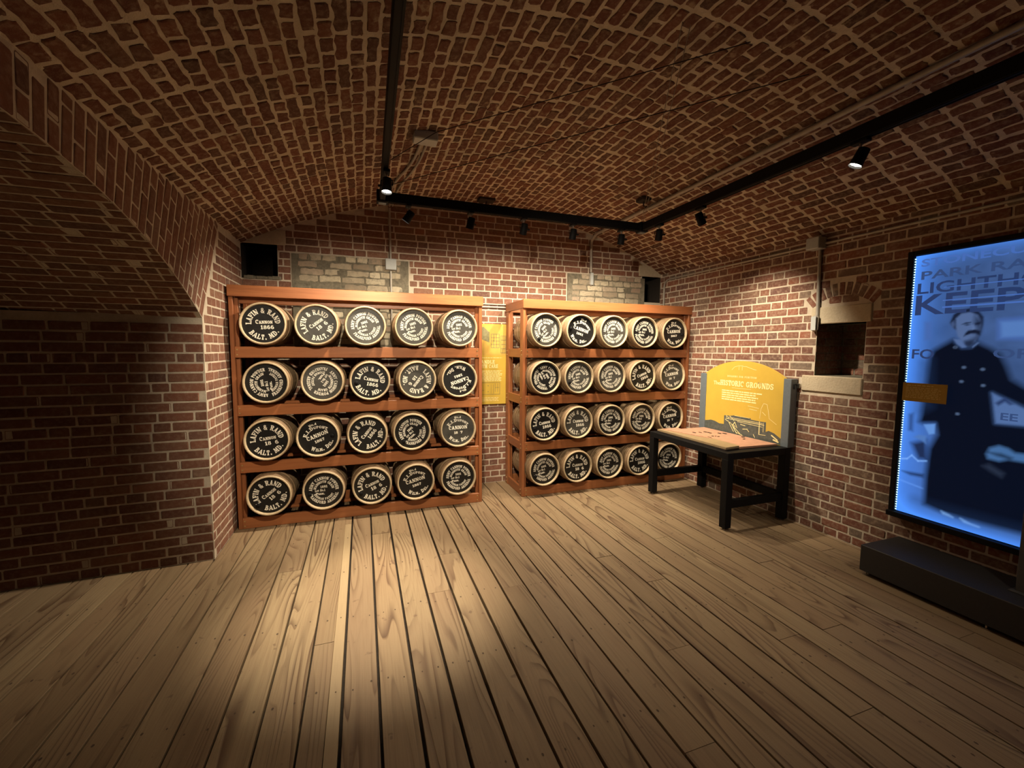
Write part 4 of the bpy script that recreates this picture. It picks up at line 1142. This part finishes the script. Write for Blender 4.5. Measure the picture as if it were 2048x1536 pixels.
# ---------------------------------------------------------------- lighting rails and lamps
def rail(label, p, q):
    t = thing('lighting_rail', label, 'lighting rail', ((p[0] + q[0]) / 2, (p[1] + q[1]) / 2, TRK_Z), 'black lighting rails')
    L = math.dist(p, q); t.rotation_euler = (0, 0, math.atan2(q[1] - p[1], q[0] - p[0]))
    MB().box(-L / 2, L / 2, -.022, .022, -.038, .038, .003).obj('channel', M['black_metal'], t)
    for s in (-1, 1): MB().box(-L / 2, L / 2, s * .014 - .003, s * .014 + .003, -.042, -.036).obj('slot_lip', M['black_metal'], t)
    return t
rail('black rail overhead that ends at the glaring lamp', (.18, 3.74), (.13, .3))
rail('black cross rail hung along the top of the back wall', (.21, 3.77), (2.69, 3.77))
rail('black rail hung along the window wall below the vault', (2.72, 3.74), (2.72, -.6))
for x, lab in ((.18, 'black corner box of the rails beside the glaring lamp'), (2.72, 'black corner box of the rails near the window wall')):
    t = thing('rail_connector', lab, 'connector', (x, 3.77, TRK_Z), 'rail corner boxes')
    MB().box(-.045, .045, -.045, .045, -.05, .045, .004).obj('housing', M['black_metal'], t)
    MB().box(-.03, .03, -.03, .03, -.056, -.05, .001).obj('cover', M['grey_metal'], t)
def lamp(label, pos, aim, watts, deg, blend, lens='lens_dim'):
    x, y = pos; t = thing('track_spotlight', label, 'spotlight', (x, y, TRK_Z - .038), 'black track spotlights')
    MB().box(-.022, .022, -.045, .045, -.022, -.003, .003).obj('adapter', M['black_metal'], t)
    MB().tube([(0, 0, -.02), (0, 0, -.062)], .007, 8).obj('stem', M['steel'], t)
    head = Vector((0, 0, -.10)); d = (Vector(aim) - Vector((x, y, TRK_Z - .038)) - head).normalized()
    side = d.cross(Vector((0, 0, 1))).normalized()
    mb = MB()
    for s in (-1, 1): mb.tube([Vector((0, 0, -.06)) + side * .004 * s, Vector((0, 0, -.066)) + side * .039 * s, head + side * .039 * s], .004, 6)
    mb.obj('yoke', M['black_metal'], t)
    a, b = head - d * .048, head + d * .048
    can = MB().tube([a - d * .004, a, b - d * .01, b], [.018, .030, .034, .035], 18, False)
    can.add([a - d * .004 + (side * math.cos(k) + d.cross(side) * math.sin(k)) * .018 for k in np.linspace(0, 2 * PI, 13)[:-1]], [tuple(range(12))])
    can.tube([b - d * .001, b - d * .02], [.0345, .031], 18, False)
    can.obj('housing', M['black_metal'], t)
    MB().tube([head + side * .03, head + side * .058], .009, 8).obj('knob', M['black_metal'], t)
    c = b - d * .012; u, w = side, d.cross(side)
    MB().add([c + (u * math.cos(k) + w * math.sin(k)) * .0315 for k in np.linspace(0, 2 * PI, 17)[:-1]], [tuple(range(16))]).obj('lens', M[lens], t)
    ld = bpy.data.lights.new('spot', 'SPOT'); ld.energy = watts; ld.color = WARM; ld.spot_size = math.radians(deg); ld.spot_blend = blend; ld.shadow_soft_size = .025
    lo = link('lamp_light', ld, t); lo.location = b + d * .012; lo.rotation_euler = d.to_track_quat('-Z', 'Y').to_euler()
for lab, pos, aim, wt, deg, bl in LAMPS:
    lamp(lab, pos, aim, wt, deg, bl, 'lens_on' if ('glaring' in lab or 'bright' in lab) else 'lens_dim')
for i, (pos, aim, wt, deg, bl) in enumerate(EXTRA_LAMPS):
    lamp(['black spotlight on the overhead rail, above the camera, aimed at the arch rack', 'black spotlight on the overhead rail, above the camera, aimed at the table rack', 'black spotlight on the window-side rail, behind the camera', 'added unseen fill spotlight on the overhead rail, directly above the camera'][i], pos, aim, wt, deg, bl)

# suspension wires
def wire(label, pts, r=.0022, mat='wire'):
    o = MB().tube(pts, r, 6).obj('suspension_wire', M[mat]); tag(o, label, 'wire', 'wires of the lighting rails')
wire('thin wire rising from the window-side corner box to the vault', [(2.70, 3.75, 2.895), (1.53, 1.84, 3.222)])
wire('thin wire rising from the window-side corner box, beside its twin', [(2.72, 3.75, 2.895), (1.58, 1.84, 3.220)])
wire('dark wire stretched under the vault from the glaring lamp, upper one', [(.22, 3.30, 2.96), (.5, 3.0, 3.06), (1.92, 1.79, 3.188)], .003, 'iron')
wire('dark wire stretched under the vault from the glaring lamp, lower one', [(.24, 3.62, 2.90), (1.0, 3.0, 3.0), (2.35, 1.79, 3.12)], .003, 'iron')

# ---------------------------------------------------------------- conduits and boxes
def bend(pts, rad=.08, n=6):
    pts = [Vector(p) for p in pts]; out = [pts[0]]
    for a, b, c in zip(pts[:-2], pts[1:-1], pts[2:]):
        d0, d1 = (a - b).normalized(), (c - b).normalized(); k = min(rad, (a - b).length * .45, (c - b).length * .45)
        p0, p1 = b + d0 * k, b + d1 * k
        for i in range(n + 1):
            u = i / n; out.append(p0 * (1 - u) ** 2 + b * 2 * u * (1 - u) + p1 * u * u)
    return out + [pts[-1]]
def conduit(label, pts, r=.011, rad=.08, cuffs=()):
    t = thing('conduit', label, 'conduit', pts[0], 'grey electrical conduits')
    o = Vector(pts[0]); P_ = [Vector(p) - o for p in bend(pts, rad)]
    MB().tube(P_, r, 10).obj('pipe', M['conduit'], t)
    for p, q in cuffs: MB().tube([Vector(p) - o, Vector(q) - o], r * 1.35, 10).obj('coupling', M['conduit'], t)
    return t
def jbox(name, label, c, s, parts=()):
    t = thing(name, label, 'junction box', c, 'electrical boxes')
    MB().box(-s[0], s[0], -s[1], s[1], -s[2], s[2], .006).obj('body', M['box_grey'], t)
    return t
yw = YB - .016
conduit('grey conduit running down the back wall into the pale square box', [(.30, yw - .02, 3.085), (.30, yw, 3.02), (.303, yw, 2.555)], .012)
conduit('grey conduit dropping from the pale square box behind the rack', [(.303, yw, 2.435), (.303, yw, 1.6)], .012)
jbox('junction_box', 'pale square box on the whitish bricks above the rack by the arch', (.303, YB - .035, 2.495), (.056, .033, .058))
conduit('grey conduit bending off the vault and down the back wall', [(2.73, -1.2, vault_z(2.73) - .024), (2.73, 4.70, vault_z(2.73) - .024), (2.725, yw - .003, 2.96), (2.729, yw - .003, 2.575)], .0175, .16)
t = thing('conduit_fitting', 'grey oval conduit fitting on whitish bricks above the map-table rack', 'conduit fitting', (2.731, yw - .004, 2.49), 'oval conduit fittings')
MB().box(-.026, .026, -.026, .018, -.086, .086, .02).obj('body', M['conduit'], t); MB().box(-.02, .02, -.030, -.025, -.075, .075, .002).obj('cover', M['box_grey'], t)
conduit('grey conduit running level along the wall behind both racks', [(.45, yw, 2.092), (2.6, yw, 2.092)], .012)
conduit('second level conduit just above the one between the racks', [(.45, yw, 2.123), (2.6, yw, 2.123)], .006)
xw = XR - .016
conduit('grey conduit along the springing of the vault above the window wall', [(xw, 4.72, 2.145), (xw, 4.72, 2.525), (xw, 2.76, 2.53)], .011, .1)
conduit('grey conduit leaving the metal box towards the room, above the backlit panel', [(xw, 2.64, 2.53), (xw, -1.2, 2.53)], .011)
jbox('junction_box', 'grey metal box on the conduit above the brick window niche', (XR - .05, 2.70, 2.535), (.05, .058, .05))
conduit('grey conduit dropping from the metal box past the stone lintel', [(xw, 2.685, 2.485), (xw, 2.672, 1.90)], .015, .02, ())
t = thing('conduit_fitting', 'grey oval conduit fitting hanging at the top of the window niche', 'conduit fitting', (XR - .03, 2.68, 1.845), 'oval conduit fittings')
MB().box(-.02, .018, -.03, .03, -.07, .07, .016).obj('body', M['conduit'], t); MB().box(-.025, -.019, -.022, .022, -.06, .06, .002).obj('cover', M['box_grey'], t)
vb = vault_z(.46)
jbox('ceiling_box', 'grey box fixed under the brick vault behind the glaring lamp', (.46, 3.23, vb - .032), (.085, .055, .032))
conduit('curved conduit running from the vault box towards the wall conduit', [(.45, 3.285, vb - .02), (.42, 3.7, vault_z(.42) - .018), (.28, 4.2, vault_z(.28) - .018), (.30, 4.78, vault_z(.3) - .018)], .011, .25)
conduit('second curved conduit beside it on the vault', [(.49, 3.285, vb - .02), (.47, 3.75, vault_z(.47) - .018), (.34, 4.3, vault_z(.34) - .018), (.33, 4.79, vault_z(.33) - .018)], .009, .25)
# iron hangers in the vault
for (x, y, lab) in ((1.30, 4.58, 'dark iron plate under the vault above the cross rail'), (2.61, 3.60, 'dark iron hook plate in the vault above the window-side corner box')):
    t = thing('iron_hanger', lab, 'hanger', (x, y, vault_z(x) - .02), 'iron hangers in the vault')
    MB().box(-.09 if x < 2 else -.05, .09 if x < 2 else .05, -.06, .06, -.012, .02, .006).obj('plate', M['iron'], t)
    MB().tube([(0, 0, -.01), (0, 0, -.05), (.02, 0, -.065), (.035, 0, -.05)], .007, 6).obj('hook', M['iron'], t)
t = thing('wall_latch', 'small iron latch on the bricks beside the stone sill', 'latch', (XR - .008, 2.815, 1.283))
MB().box(-.014, .004, -.02, .02, -.022, .022, .003).obj('plate', M['steel'], t)
MB().tube([(-.012, 0, .012), (-.05, 0, .012), (-.05, 0, -.03)], .006, 8).obj('hook', M['black_metal'], t)
